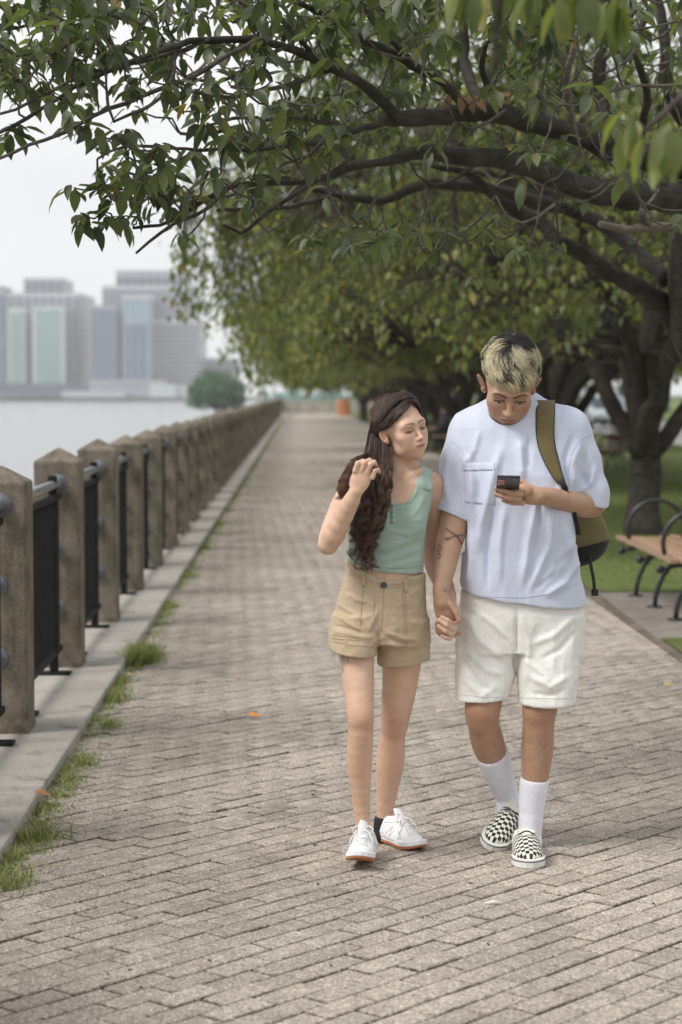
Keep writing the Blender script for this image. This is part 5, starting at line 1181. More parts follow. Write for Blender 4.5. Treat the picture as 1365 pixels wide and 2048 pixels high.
# ---- shorts
SHO = cloth('white_twill', (.80, .785, .74), 700, .03, bump=.3, crease=.35)
F = Field((.30, 6.72, .30), (.92, 7.20, .92), .0036)
loftpx(F, [(1180, 925, 1160, 6.955, .122), (1240, 918, 1166, 6.955, .130), (1300, 915, 1163, 6.95, .120)], .01, e=2.6)
loftpx(F, [(1230, 918, 1040, 6.955, .11), (1290, 915, 1038, 6.95, .108), (1350, 912, 1029, 6.93, .100), (1425, 911, 1007, 6.90, .092)], .015, e=2.5)
loftpx(F, [(1230, 1034, 1166, 6.95, .11), (1290, 1030, 1163, 6.93, .108), (1350, 1036, 1156, 6.90, .098), (1430, 1040, 1147, 6.88, .090)], .015, e=2.5)
a = A(960, 1401, 6.85); F.plane(a, (.05, .12, -1), .002, lo=(0, 6.5, .2), hi=(A(1022, 1400, 6.9)[0], 7.4, a[2]+.03)); a = A(1094, 1410, 6.83); F.plane(a, (.0, .12, -1), .002, lo=(A(1022, 1400, 6.9)[0]+.002, 6.5, .2), hi=(1.3, 7.4, a[2]+.03))
F.loft([(A(0, 1440, 6.9)[2], A(959, 0, 6.9)[0], 6.90, .066, .076), (A(0, 1360, 6.9)[2], A(966, 0, 6.9)[0], 6.92, .064, .076)], .003, 'sub'); F.loft([(A(0, 1440, 6.9)[2], A(1094, 0, 6.88)[0], 6.88, .072, .072), (A(0, 1370, 6.9)[2], A(1096, 0, 6.88)[0], 6.885, .070, .072)], .003, 'sub')
st = [(-.010, 5, [(1034, 1225), (1034, 1300), (1030, 1340)]), (.007, 7, [(1040, 1225), (1060, 1300), (1050, 1380)]), (.007, 8, [(935, 1230), (960, 1280), (1010, 1320)]), (.006, 7, [(930, 1300), (975, 1340), (1005, 1350)]), (-.006, 6, [(925, 1320), (960, 1370), (990, 1385)]),
      (.007, 7, [(1060, 1350), (1100, 1375), (1140, 1350)]), (.006, 6, [(1050, 1320), (1090, 1350), (1110, 1390)]), (.007, 7, [(1150, 1230), (1110, 1270), (1060, 1290)]), (-.006, 6, [(1155, 1260), (1120, 1300), (1080, 1320)]), (.006, 6, [(950, 1220), (990, 1250), (1020, 1280)]), (.006, 7, [(930, 1360), (965, 1392), (995, 1372)]), (-.005, 5, [(1060, 1385), (1100, 1392), (1135, 1378)])]
sh, SV, SQ, Sb = garment('shorts', F, SHO, MAN, st, (.006, 13), 2, (1, 1, .8))
SST = cloth('shorts_stitch', (.70, .685, .64), 700)
for pts in ([(913, 1387), (960, 1393), (1006, 1394)], [(1041, 1395), (1095, 1397), (1148, 1396)], [(1033, 1215), (1034, 1290)], [(1162, 1200), (1150, 1230), (1148, 1262)]): seam(SV, Sb, pts, .0010, .0006, 'seam', SST, sh)
# ---- socks and shoes
SOCK = cloth('white_sock', (.80, .80, .87), 600, .02, bump=.4)
def sock(pts, name='sock', parent=MAN, mat=SOCK, h=.003):
    P = np.array([A(x, y, Y) for x, y, Y, r_ in pts]); F = Field(P.min(0)-.09, P.max(0)+.09, h); chainpx(F, pts, .012); d = P[0]-P[1]; F.plane(P[0]+d/np.linalg.norm(d)*.001, d, .002)
    V, Q = F.surface(1); N_ = vnormals(V, Q); top = np.clip(1-np.abs(((V-P[0])@(-d/np.linalg.norm(d)))-.012)/.012, 0, 1)
    ang = np.arctan2(V[:, 0]-P[:, 0].mean(), V[:, 1]-P[:, 1].mean()); V = V+N_*(.0006*np.sin(ang*46)+.0010*top)[:, None]
    return link(name, fastmesh(name, V, Q, smooth=True), mat, parent)
sock([(1070, 1558, 6.91, 29), (1064, 1610, 6.92, 24), (1061, 1655, 6.925, 22), (1060, 1684, 6.925, 23), (1059, 1700, 6.89, 21)])
sock([(984, 1506, 6.985, 34), (992, 1530, 7.02, 30), (1008, 1575, 7.08, 24), (1018, 1606, 7.11, 22), (1014, 1622, 7.085, 23)])
t = NT('checker_canvas'); a = t.n('Attribute'); a.attribute_name = 'suv'; s = t.n('SeparateXYZ'); t.l(a.outputs['Vector'], s.inputs[0])
q = .0098; fu = t.math('FLOOR', t.math('DIVIDE', s.outputs[0], q)); fv = t.math('FLOOR', t.math('DIVIDE', s.outputs[1], q*1.1)); ck = t.math('MODULO', t.math('ABSOLUTE', t.math('ADD', fu, fv)), 2.)
vamp = t.math('MULTIPLY', t.math('GREATER_THAN', s.outputs[1], .118), t.math('GREATER_THAN', s.outputs[2], .020))
t.col(t.mix((.74, .72, .62), (.018, .017, .019), t.math('MULTIPLY', t.math('GREATER_THAN', ck, .5), vamp))).set(rough=.85); t.bump(t.noise(t.pos(), 700, 2), .3, .0006); CHK = t.m
RUB = simple('white_rubber', (.74, .73, .70), .5, .05, 30); TRIM = simple('black_piping', (.02, .02, .022), .6, .1, 20)
MS = {'upper': CHK, 'sole': RUB, 'trim': TRIM}
def shoeframe(f, up): 
    f = np.array(f, float); f /= np.linalg.norm(f); s_ = np.cross(f, np.array(up, float)); s_ /= np.linalg.norm(s_); u = np.cross(s_, f); return np.stack([s_, f, u], 1)
toe = np.array(gnd(1060, 1738, 0)); f = np.array([-.02, -1, 0]); f /= np.linalg.norm(f); heel = toe-f*.285; heel[2] = 0.001; shoe(MAN, '', shoeframe(f, (0, 0, 1)), heel, .285, 1.13, True, MS)
toe = A(979, 1700, 6.885); hl = A(1036, 1632, 7.125); f = toe-hl; f /= np.linalg.norm(f); shoe(MAN, '', shoeframe(f, (.10, -.55, .8)), toe-f*.285, .285, 1.1, True, MS)
# ---- phone
PH_ = empty('mobile_phone', tuple(A(1016, 975, 6.665)), 0, 'dark mobile phone held in the hand of the man in the pale blue tee', 'phone')
u = np.array([1, -.04, -.02]); u /= np.linalg.norm(u); v = np.array([0, -.87, .49]); v = v-u*(u@v); v /= np.linalg.norm(v); nn = np.cross(u, v)
Mx = Matrix(((u[0], v[0], nn[0], 0), (u[1], v[1], nn[1], 0), (u[2], v[2], nn[2], 0), (0, 0, 0, 1))); cph = A(1016, 973, 6.672); T_ = Matrix.Translation(Vector(cph)) @ Mx
me = bevel(MB().box(-.0375, .0375, -.073, .073, -.0042, .0042, M=T_).mesh('case'), .003, 3); PHM = simple('phone_shell', (.03, .025, .032), .25, .1, 10); link('case', me, PHM, PH_)
sg = -1 if (T_.to_3x3() @ Vector((0, 0, -1))).y < 0 else 1
t = NT('phone_reflection'); g = t.pos(); c = t.ramp(t.noise(g, 90, 3), (.42, (.40, .05, .05)), (.52, (.55, .10, .10)), (.56, (.75, .70, .80))); t.col(c).set(rough=.3)  # red and white reflection on the phone's back, painted in as colour
z_ = sorted((sg*.0043, sg*.0052)); link('back_reflection', bevel(MB().box(-.034, -.012, .020, .056, *z_, M=T_).mesh('bp'), .0004), t.m, PH_)
z_ = sorted((sg*.0043, sg*.0058)); link('camera_bump', bevel(MB().box(.012, .030, .060, .067, *z_, M=T_).mesh('cb'), .0004), simple('lens_glass', (.12, .12, .14), .15), PH_)
z_ = sorted((-sg*.0043, -sg*.0048)); link('screen', MB().box(-.0345, .0345, -.068, .068, *z_, M=T_).mesh('sc'), simple('screen_glass', (.02, .02, .025), .08), PH_)
# ---- backpack
BP = empty('backpack', tuple(A(1110, 1010, 7.2)), 0, 'olive backpack with black base worn by the man, strap over one shoulder', 'backpack')
OLV = cloth('olive_canvas', (.155, .125, .055), 800, .08, bump=.4, crease=.15); BLKC = cloth('black_canvas', (.018, .018, .018), 800, .1, bump=.4)
F = Field(A(985, 1150, 7.0)-np.array([0, 0, .12]), A(1245, 870, 7.5)+.05, .0045)
F.box(A(1105, 1000, 7.21), (.165, .095, .205), Mloc((.10, -1, 0), (.1, 0, 1)), .07, .02); F.ell(A(1150, 1075, 7.20), (.118, .085, .095), k=.05); F.box(A(1115, 1010, 7.29), (.11, .05, .12), Mloc((.1, -1, 0), (.1, 0, 1)), .03, .015)
V, Q = F.surface(2); N_ = vnormals(V, Q); V = V+N_*(.006*(ridged(V*np.array([9, 9, 14.]))-.5))[:, None]; px_, py_ = proj(V)
low = py_ > 1078+ (px_-1222)*.10-.10*np.abs(px_-1160)*0; zc = A(1200, 1084, 7.15)
for nm, mt_, outer in (('bag', OLV, False), ('base_panel', BLKC, True)):
    me = fastmesh(nm, V+(N_*.0015 if outer else 0), Q, smooth=True); bm = bmesh.new(); bm.from_mesh(me); bmesh.ops.bisect_plane(bm, geom=bm.verts[:]+bm.edges[:]+bm.faces[:], plane_co=zc, plane_no=(.22, 0, -1), clear_outer=not outer, clear_inner=outer); bm.to_mesh(me); bm.free(); link(nm, me, mt_, BP)
def ribbon(bvh, pts, off, th, name, mat, parent, n=8):
    L_ = []
    for (x, y, w_) in [tuple(p) for p in resample(np.array([(a, b_, c_) for a, b_, c_ in pts], float), 12)]:
        row = []
        for q in (-1, -.6, 0, .6, 1):
            g = at(x+q*w_, y, 6.); d = (g-Vector((0, 0, CH))).normalized(); hit, nn_, _, _ = bvh.ray_cast(Vector((0, 0, CH)), d); row.append((hit, d))
        L_.append(row)
    V = []; last = 6.9
    for row in L_:
        ds = [h[0].y for h in row if h[0] is not None]; yy = min(ds) if ds else last; yy = min(ds)*.5+np.mean(ds)*.5 if ds else last; last = yy
        for k, (h, d) in enumerate(row):
            tt_ = (yy-off-(.004 if k in (1, 2, 3) else 0))/d.y; V.append(Vector((0, 0, CH))+d*tt_)
    n1 = len(V); V += [v+Vector((0, th, 0)) for v in V]; nr = len(L_); F_ = [(j*5+i, (j+1)*5+i, (j+1)*5+i+1, j*5+i+1) for j in range(nr-1) for i in range(4)]; F_ += [tuple(q+n1 for q in f[::-1]) for f in F_]
    ed = list(range(5))+[j*5+4 for j in range(1, nr)]+[(nr-1)*5+i for i in range(3, -1, -1)]+[j*5 for j in range(nr-2, 0, -1)]
    F_ += [(ed[i], ed[(i+1) % len(ed)], ed[(i+1) % len(ed)]+n1, ed[i]+n1) for i in range(len(ed))]
    me = MB().add([tuple(v) for v in V], F_).mesh(name, True); return link(name, me, mat, parent)
so_ = ribbon(Tb, [(1092, 800, 17.5), (1091, 830, 17.5), (1091, 870, 16.5), (1096, 900, 15.5), (1106, 930, 13), (1117, 955, 9.5), (1123, 968, 8)], .009, .010, 'shoulder_strap', OLV, BP)
ribbon(Tb, [(1092, 800, 19.5), (1091, 830, 19.5), (1091, 870, 18.5), (1096, 900, 17.5), (1106, 930, 15), (1117, 955, 11.5), (1123, 966, 9.5)], .004, .006, 'strap_edging', BLKC, BP)
ribbon(Tb, [(1122, 958, 6), (1127, 968, 6.5), (1132, 978, 6)], .014, .008, 'buckle', TRIM, BP); ribbon(Tb, [(1128, 972, 4.5), (1138, 992, 4.5), (1150, 1030, 4.5), (1158, 1070, 5)], .006, .003, 'webbing', BLKC, BP)
link('strap_top', MB().tube([A(1092, 802, 6.93), A(1092, 792, 6.97), A(1094, 789, 7.03), A(1097, 800, 7.10), A(1100, 850, 7.16)], .017, 10, flat=.3).mesh('st', True), OLV, BP) if False else None
link('loose_strap', MB().tube([A(1178, 1100, 7.13), A(1182, 1130, 7.13), A(1188, 1160, 7.14), A(1190, 1186, 7.14)], .0095, 8, flat=.2).mesh('ls', True), BLKC, BP); link('strap_end', bevel(MB().box(-.012, .012, -.004, .004, -.014, .01, M=Matrix.Translation(Vector(A(1190, 1184, 7.14)))).mesh('se'), .002), TRIM, BP)
# ================================================================ the woman
WOM = person('woman in mint top and khaki shorts, holding her long dark hair with one hand', (.18, 6.85, 0))
yaw, pit, rol = R(35), R(3), R(13)
Rm = Matrix.Rotation(yaw, 3, 'Z') @ Matrix.Rotation(-pit, 3, 'X') @ Matrix.Rotation(-rol, 3, 'Y')
wh_M = np.array(Rm); wh_c = A(805, 864, 6.84); wh_s = .905
F = Field((-.12, 6.46, -.01), (.46, 7.20, 1.72), .003)
head_sdf(F, wh_c, wh_M, wh_s, True)
F.cone(wh_c+wh_M@np.array([0, .018, -.03])*wh_s, A(803, 945, 6.89), .042, .048, .018)
loftpx(F, [(925, 775, 838, 6.88, .045), (945, 735, 860, 6.88, .06), (965, 712, 868, 6.87, .078), (1000, 712, 860, 6.86, .088), (1050, 708, 850, 6.86, .092), (1100, 702, 846, 6.86, .084), (1150, 702, 842, 6.86, .082), (1200, 684, 850, 6.86, .095), (1250, 670, 853, 6.865, .095)], .02, e=2.2)
for x in (752, 822): F.ell(A(x, 1040, 6.805), (.045, .042, .046), k=.03)
F.chain([(A(775, 952, 6.80), .010), (A(735, 945, 6.83), .009), (A(705, 955, 6.84), .012)], .02); F.chain([(A(808, 957, 6.81), .008), (A(838, 943, 6.83), .008), (A(862, 950, 6.86), .012)], .02)
F.chain([(A(784, 900, 6.845), .009), (A(796, 952, 6.825), .007)], .025)
F.ell(A(768, 1158, 6.77), (.005, .012, .006), k=.006, mode='sub')
# raised arm
chainpx(F, [(712, 972, 6.87, 26), (690, 1010, 6.84, 23.5), (667, 1060, 6.765, 21), (656, 1088, 6.71, 19)], .02); chainpx(F, [(657, 1089, 6.695, 20.5), (668, 1070, 6.675, 21), (688, 1030, 6.645, 19), (703, 1002, 6.62, 15.5), (711, 985, 6.61, 14)], .010)
F.ell(A(722, 958, 6.605), (pr(20, 6.6), .014, pr(31, 6.6)), Mloc((0, -1, .1), (.28, 0, 1)), .012)
hY = 6.600
for (b, dd, ll, r0) in (((711, 942), [(.35, -.15, 1), (.9, .9, .35), (.4, 1, -.6)], [.026, .024, .02], .0098), ((723, 942), [(.42, -.2, 1), (.7, .9, .3), (.3, 1, -.6)], [.030, .026, .02], .0095),
                        ((735, 945), [(.38, -.2, 1), (.6, .9, .3), (.3, 1, -.6)], [.028, .024, .02], .0090), ((746, 955), [(.28, -.1, 1), (.6, .9, .2), (.3, 1, -.6)], [.022, .02, .016], .0080)):
    finger(F, A(*b, hY), dd, ll, r0, r0*.8, .0035)
# hanging arm, hand in hand with the man
chainpx(F, [(862, 968, 6.90, 25), (866, 1030, 6.97, 22.5), (864, 1085, 7.02, 20), (872, 1130, 7.0, 19.5), (889, 1170, 6.93, 16), (901, 1205, 6.86, 12.5)], .018)
F.ell(A(905, 1232, 6.825), (pr(17, 6.8), .013, pr(30, 6.8)), Mloc((0, -1, 0), (-.05, 0, 1)), .010)
F.chain([(A(908, 1212, 6.83), .0105), (A(915, 1228, 6.785), .0098), (A(918, 1243, 6.765), .0078)], .006)
fy = 6.752
for k, P in enumerate(([(912, 1243, 6.80), (908, 1249, 6.765), (896, 1241, 6.748), (884, 1234, 6.750)], [(911, 1252, 6.80), (907, 1259, 6.765), (893, 1250, 6.746), (878, 1240, 6.752)],
                       [(908, 1262, 6.80), (904, 1268, 6.768), (891, 1262, 6.750), (878, 1252, 6.754)], [(904, 1270, 6.80), (900, 1277, 6.775), (893, 1276, 6.762), (885, 1272, 6.758)])):
    rr_ = [.0092, .0090, .0084, .0068]; F.chain([(A(*p), rr_[i]*(1 if k < 3 else .9)) for i, p in enumerate(P)], .0022)
# legs
leg(F, [(715, 1240, 6.85, 47), (714, 1310, 6.80, 36.5), (718, 1380, 6.76, 31), (722, 1440, 6.725, 27), (722, 1465, 6.73, 25.5), (719, 1520, 6.76, 26.5), (722, 1580, 6.78, 20), (726, 1650, 6.80, 14.5), (727, 1690, 6.80, 15)], .93)
F.ell(A(723, 1443, 6.712), (.022, .014, .030), k=.02)
leg(F, [(805, 1240, 6.88, 50), (803, 1335, 6.90, 39), (796, 1400, 6.91, 33), (789, 1455, 6.92, 26.5), (785, 1480, 6.94, 26), (781, 1525, 6.97, 28.5), (774, 1590, 7.0, 20), (769, 1640, 7.02, 15), (767, 1670, 7.02, 15.5)], .93)
F.ell(A(790, 1452, 6.905), (.022, .014, .028), k=.02)
V, Q = F.surface(1)
SKW = np.array((.65, .44, .315)); col = np.tile(SKW, (len(V), 1)); Lp = head_local(V, wh_c, wh_M, wh_s); hd_ = (np.abs(Lp) < .14).all(1) & (Lp[:, 2] > -.12)
sub = col[hd_]; face_colour(sub, Lp[hd_], (.50, .17, .155), (.055, .035, .026), (.018, .012, .011), True); col[hd_] = sub
px_, py_ = proj(V); knee = np.maximum(np.exp(-((px_-723)**2+(py_-1445)**2)/700.), np.exp(-((px_-790)**2+(py_-1455)**2)/700.)); col *= (1-.10*knee*1.8)[:, None]*np.array([1, .90, .86])**knee[:, None]
N_ = vnormals(V, Q); fm = (N_[:, 1] < .2)
tm = fm & (py_ > 1290) & (py_ < 1350) & (px_ < 700)
tattoo(col, px_, py_, tm, [(2.6, (692, 1302), (697, 1316), (692, 1330)), (3., (687, 1302), (688, 1318), (687, 1338)), (2.6, (683, 1302), (684, 1320), (685, 1344))], ink=np.array((.22, .25, .23)), op=.6)
body_mesh('body', V, Q, col, SKIN, WOM); WB = bvh_of(V, Q)
# ---- top
MINT = cloth('mint_rib', (.37, .475, .405), 1300, .04, bump=.3, crease=.08)
F = Field((-.05, 6.66, .66), (.40, 7.05, 1.42), .003)
loftpx(F, [(948, 735, 862, 6.875, .052), (958, 728, 862, 6.872, .072), (968, 718, 865, 6.87, .083), (1000, 706, 864, 6.86, .095), (1050, 702, 853, 6.86, .099), (1100, 697, 848, 6.86, .091), (1165, 694, 847, 6.86, .089)], .012, e=2.2)
for x in (752, 822): F.ell(A(x, 1040, 6.802), (.050, .047, .050), k=.03)
F.ell(A(801, 948, 6.76), (pr(35, 6.8), .20, pr(62, 6.8)), k=.004, mode='sub'); F.cone(A(801, 900, 6.86), A(802, 945, 6.88), .058, .060, .004, 'sub')
pass
a = A(775, 1144, 6.78); F.plane(a, (-.10, .10, -1), .002)
F.loft([(A(0, 1180, 6.8)[2], A(771, 0, 6.85)[0], 6.86, .113, .080), (A(0, 1100, 6.8)[2], A(771, 0, 6.85)[0], 6.86, .110, .082)], .003, 'sub')
F.ell(A(884, 955, 6.88), (pr(21, 6.9), .12, pr(45, 6.9)), k=.004, mode='sub'); F.ell(A(690, 960, 6.87), (pr(38, 6.9), .14, pr(50, 6.9)), k=.004, mode='sub')
st = [(.006, 6, [(700, 1110), (770, 1120), (846, 1095)]), (.005, 6, [(705, 1085), (770, 1095), (845, 1072)]), (-.004, 5, [(705, 1098), (775, 1108), (846, 1084)]), (.005, 6, [(770, 1060), (820, 1068), (852, 1052)]), (.004, 5, [(850, 990), (835, 1020), (815, 1040)]), (.005, 5, [(700, 1128), (770, 1138), (846, 1118)])]
top_, V1, Q1, B1 = garment('tank_top', F, MINT, WOM, st, (.003, 14), 2, (.6, 1, 1.6))
def strap(xl, xr, parent):
    rows = []; cz = A(850, 990, 6.87)[2]
    for th in np.linspace(-1.28, 1.5, 20):
        row = []; d = Vector((0, math.sin(th), math.cos(th)))
        for q in np.linspace(0, 1, 7):
            pxx = xl+(xr-xl)*q+(-2.5*abs(math.sin(th))); c = Vector((A(pxx, 960, 6.87)[0], 6.872, cz)); h_, n_, _, _ = WB.ray_cast(c+d*.112, -d); rr_ = (h_-c).length if h_ is not None else .08
            row.append((c, d, rr_+.0035+.0012*math.sin(math.pi*q)))
        m_ = sorted(r_[2] for r_ in row)[3]; rows.append([c+d*min(max(r_, m_-.008), m_+.006) for c, d, r_ in row])
    n = len(rows); V = [tuple(p) for row in rows for p in row]; n1 = len(V); V += [tuple(np.array(p)-np.array(row[0]-row[0])-.0) for row in rows for p in row]
    F_ = [(i*7+k, i*7+k+1, (i+1)*7+k+1, (i+1)*7+k) for i in range(n-1) for k in range(6)]; me = MB().add(V[:n1], F_).mesh('strap', True)
    o = link('strap', me, MINT, parent); md = o.modifiers.new('t', 'SOLIDIFY'); md.thickness = .003; md.offset = 0; return o
strap(838.5, 865, top_); strap(748, 775, top_)
MST = cloth('mint_stitch', (.22, .34, .27), 900)
seam(V1, B1, [(770, 1008), (800, 1011), (822, 1005), (833, 985), (837, 972)], .0020, .001, 'neck_binding', MINT, top_);  seam(V1, B1, [(702, 1108), (740, 1128), (775, 1136), (815, 1137), (846, 1130)], .0009, .0008, 'seam', MST, top_)
patch(B1, [(781, 1009), (791, 1009), (791, 1048), (781, 1048)], 2, 6, .001, .002, 'placket', MINT, top_)
BTN = simple('dark_button', (.06, .06, .06), .4)
for y in (1014, 1024, 1034, 1044):
    g = at(786, y, 6.); d = (g-Vector((0, 0, CH))).normalized(); h_, n_, _, _ = B1.ray_cast(Vector((0, 0, CH)), d)
    if h_: link('button', MB().lathe([(.0032, 0), (.0032, .0015), (.002, .002)], 10, Matrix.Translation(h_-d*.003) @ Matrix.Rotation(R(90), 4, 'X')).mesh('b'), MST, top_)
# ---- khaki shorts
KHK = cloth('khaki_twill', (.50, .39, .265), 800, .05, bump=.35, crease=.45); KST = cloth('khaki_stitch', (.42, .32, .21), 900)
F = Field((-.08, 6.60, .46), (.42, 7.10, 1.03), .003)
loftpx(F, [(1100, 695, 850, 6.86, .094), (1150, 690, 850, 6.86, .097), (1200, 676, 851, 6.86, .103), (1250, 664, 856, 6.86, .110), (1284, 660, 858, 6.86, .100)], .012, e=2.3)
loftpx(F, [(1230, 668, 760, 6.845, .098), (1270, 660, 757, 6.825, .10), (1330, 657, 752, 6.80, .096)], .018, e=2.3); loftpx(F, [(1240, 758, 856, 6.87, .095), (1285, 756, 859, 6.88, .094), (1350, 753, 862, 6.895, .088)], .018, e=2.3)
for (x, y, nx) in ((768, 1160, 0),): pass
a = A(768, 1161, 6.78); F.plane(a, (.50, 0, 1), .003, lo=(-1, 6, .6), hi=(A(768, 0, 6.8)[0], 7.3, 1.5)); a = A(768, 1162, 6.78); F.plane(a, (-.13, 0, 1), .003, lo=(A(768, 0, 6.8)[0]-.001, 6, .6), hi=(1, 7.3, 1.5))
F.loft([(A(0, 1185, 6.8)[2], A(771, 0, 6.85)[0], 6.86, .116, .082), (A(0, 1090, 6.8)[2], A(771, 0, 6.85)[0], 6.86, .116, .082)], .003, 'sub')
a = A(705, 1307, 6.76); F.plane(a, (-.13, .15, -1), .002, lo=(-1, 6, .2), hi=(A(755, 0, 6.85)[0], 7.4, a[2]+.04)); a = A(808, 1331, 6.81); F.plane(a, (.10, .12, -1), .002, lo=(A(755, 0, 6.85)[0]+.001, 6, .2), hi=(1, 7.4, a[2]+.045))
F.loft([(A(0, 1345, 6.8)[2], A(705, 0, 6.82)[0], 6.80, .066, .082), (A(0, 1290, 6.8)[2], A(708, 0, 6.82)[0], 6.82, .064, .082)], .003, 'sub'); F.loft([(A(0, 1365, 6.8)[2], A(807, 0, 6.89)[0], 6.895, .078, .075), (A(0, 1305, 6.8)[2], A(806, 0, 6.89)[0], 6.89, .072, .075)], .003, 'sub')
st = [(.007, 5, [(672, 1205), (700, 1222), (725, 1240)]), (.006, 4, [(668, 1225), (695, 1245), (720, 1262)]), (.006, 5, [(663, 1262), (700, 1268), (740, 1278)]), (-.006, 4, [(664, 1250), (700, 1258), (735, 1270)]), (.008, 6, [(730, 1240), (745, 1268), (757, 1290)]), (-.010, 4, [(757, 1262), (757, 1285), (755, 1305)]),
      (.006, 5, [(770, 1262), (800, 1275), (845, 1282)]), (.006, 5, [(775, 1285), (805, 1296), (850, 1290)]), (-.005, 4, [(772, 1274), (803, 1287), (848, 1291)]), (.005, 5, [(815, 1190), (838, 1180), (850, 1190)]), (.005, 5, [(760, 1215), (748, 1240), (735, 1262)]), (.005, 6, [(820, 1240), (845, 1250), (856, 1240)]), (.004, 4, [(690, 1185), (715, 1200), (735, 1205)])]
ks, V2, Q2, B2_ = garment('shorts', F, KHK, WOM, st, (.006, 15), 2, (.8, 1, 1.1))
for pts in ([(698, 1146), (730, 1163), (768, 1176), (800, 1175), (845, 1162)], [(698, 1140), (730, 1157), (768, 1170), (800, 1169), (845, 1156)], [(727, 1172), (724, 1210), (721, 1250)], [(805, 1178), (808, 1230), (809, 1292)], [(811, 1178), (813, 1230), (814, 1292)], [(768, 1178), (766, 1220), (762, 1262)], [(663, 1270), (690, 1273), (718, 1274)], [(663, 1276), (690, 1279), (718, 1280)], [(756, 1290), (808, 1306), (858, 1292)], [(660, 1282), (700, 1290), (750, 1294)], [(750, 1190), (748, 1230), (758, 1255)]):
    seam(V2, B2_, pts, .0010, .0006, 'seam', KST, ks)
patch(B2_, [(659, 1280), (752, 1293), (752, 1311), (660, 1298)], 12, 3, .0022, .003, 'cuff', KHK, ks) if False else None
for (x, y) in ((728, 1151), (812, 1162)): patch(B2_, [(x-3.5, y-7), (x+3.5, y-7), (x+3.5, y+22), (x-3.5, y+22)], 2, 5, .004, .003, 'belt_loop', KHK, ks)
g = at(768, 1170, 6.); d = (g-Vector((0, 0, CH))).normalized(); h_, n_, _, _ = B2_.ray_cast(Vector((0, 0, CH)), d)
if h_: link('button', MB().lathe([(.0105, -.001), (.0105, .002), (.009, .0032), (.0065, .0022)], 20, Matrix.Translation(h_-d*.004) @ Matrix.Rotation(R(90), 4, 'X')).mesh('b', True), BTN, ks)
# ---- shoes
WLE = simple('white_leather', (.80, .80, .80), .5, .04, 30, .2, 400); GUM = simple('gum_rubber', (.40, .145, .06), .6, .15, 30); LACE = simple('white_lace', (.82, .82, .82), .8)
MW = {'seam': simple('shoe_seam', (.55, .56, .58), .6), 'upper': WLE, 'sole': simple('white_foam', (.82, .83, .86), .5, .03, 30), 'gum': GUM, 'lace': LACE, 'trim': TRIM}
heel = np.array([*A(735, 1700, 6.80)]); heel[2] = .004; toe = A(718, 1724, 6.57); f = toe-heel; f /= np.linalg.norm(f); shoe(WOM, '', shoeframe(f, (0, 0, 1)), heel, .245, .98, False, MW)
toe = np.array(gnd(842, 1704)); heel = np.array(gnd(762, 1678)); heel = toe+(heel-toe)/np.linalg.norm(heel-toe)*.245; heel[2] = .006; toe[2] = .004; shoe(WOM, '', shoeframe(toe-heel, (.0, 0, 1)), heel, .245, .98, False, MW)
sock([(768, 1634, 7.02, 17.5), (767, 1650, 7.02, 17.5), (766, 1668, 7.02, 18.5)], mat=simple('black_sock', (.02, .02, .022), .9), h=.0025)
sock([(726, 1660, 6.80, 16), (727, 1670, 6.80, 16.5), (727, 1682, 6.80, 17.5)], mat=simple('nude_sock', (.62, .48, .42), .9), h=.0025)
# ---- long wavy hair
r = np.random.default_rng(9)
def wl(p): return wh_c+wh_M@(np.array(p)*wh_s)
def lock(guide, n, r0, r1, wave=.006, wl_=.055, m=26, curl0=.25, hue=0.):
    """bundle of strands round a guide line (list of world points); waves grow towards the tips"""
    G = resample(np.array(guide), .012); s_ = np.r_[0, np.cumsum(np.linalg.norm(np.diff(G, axis=0), axis=1))]; t = np.linspace(0, 1, m); G = np.stack([np.interp(t*s_[-1], s_, G[:, i]) for i in range(3)], 1)
    T = np.gradient(G, axis=0); T /= np.linalg.norm(T, axis=1)[:, None]+1e-9; a = np.cross(T, [0, 1, 0]); a /= np.linalg.norm(a, axis=1)[:, None]+1e-9; b = np.cross(T, a)
    q = np.sqrt(r.random(n))[:, None]; th = r.uniform(0, 6.28, n)[:, None]; rad = (r0+(r1-r0)*t)[None]*q*(1-.25*t[None]**3); ph = r.uniform(0, 6.28); pv = r.normal(0, .5, (n, 1)); L0 = s_[-1]
    wv = wave*np.clip((t-curl0)/.4, 0, 1)[None]*(1+.3*r.normal(size=(n, 1))); k = 2*np.pi*L0/wl_*t[None]
    ox = np.cos(th+.4*t*L0*12)*rad+wv*np.sin(k+ph+pv); oy = np.sin(th+.4*t*L0*12)*rad+wv*np.cos(k*.93+ph+pv)
    return G[None]+a[None]*ox[..., None]+b[None]*oy[..., None]
locks = []
# over the scalp: from the parting round to behind the ears
part = [(.012, -.058, .120), (.012, -.02, .1385), (.010, .03, .1385), (.005, .08, .110)]
for i in range(150):
    f = r.random(); p0 = np.array([np.interp(f*3, range(4), [q[k] for q in part]) for k in range(3)]); side = -1 if r.random() < .66 else 1
    back = r.uniform(0, 1)
    hx = side*(.073+.012*r.random()); 
    # nearest the face: sweeps along the temple, over the ear top; further back: down the skull
    p1 = p0+np.array([side*.040, .012+.015*f, -.006]); p2 = np.array([side*.0775, .0+f*.055, .068-.01*f]); p3 = np.array([side*(.080-.012*f), .034+f*.060, .020]); p4 = np.array([side*(.070-.018*f), .062+f*.045, -.040]); p5 = np.array([side*.050, .075+f*.03, -.085])
    pts = [wl(p+r.normal(0, .002, 3)*(1 if j else .3)) for j, p in enumerate((p0, p1, p2, p3, p4, p5))]
    locks.append((lock(pts, 42, .0015, .009, .0035, .05, 34, .05), .05))
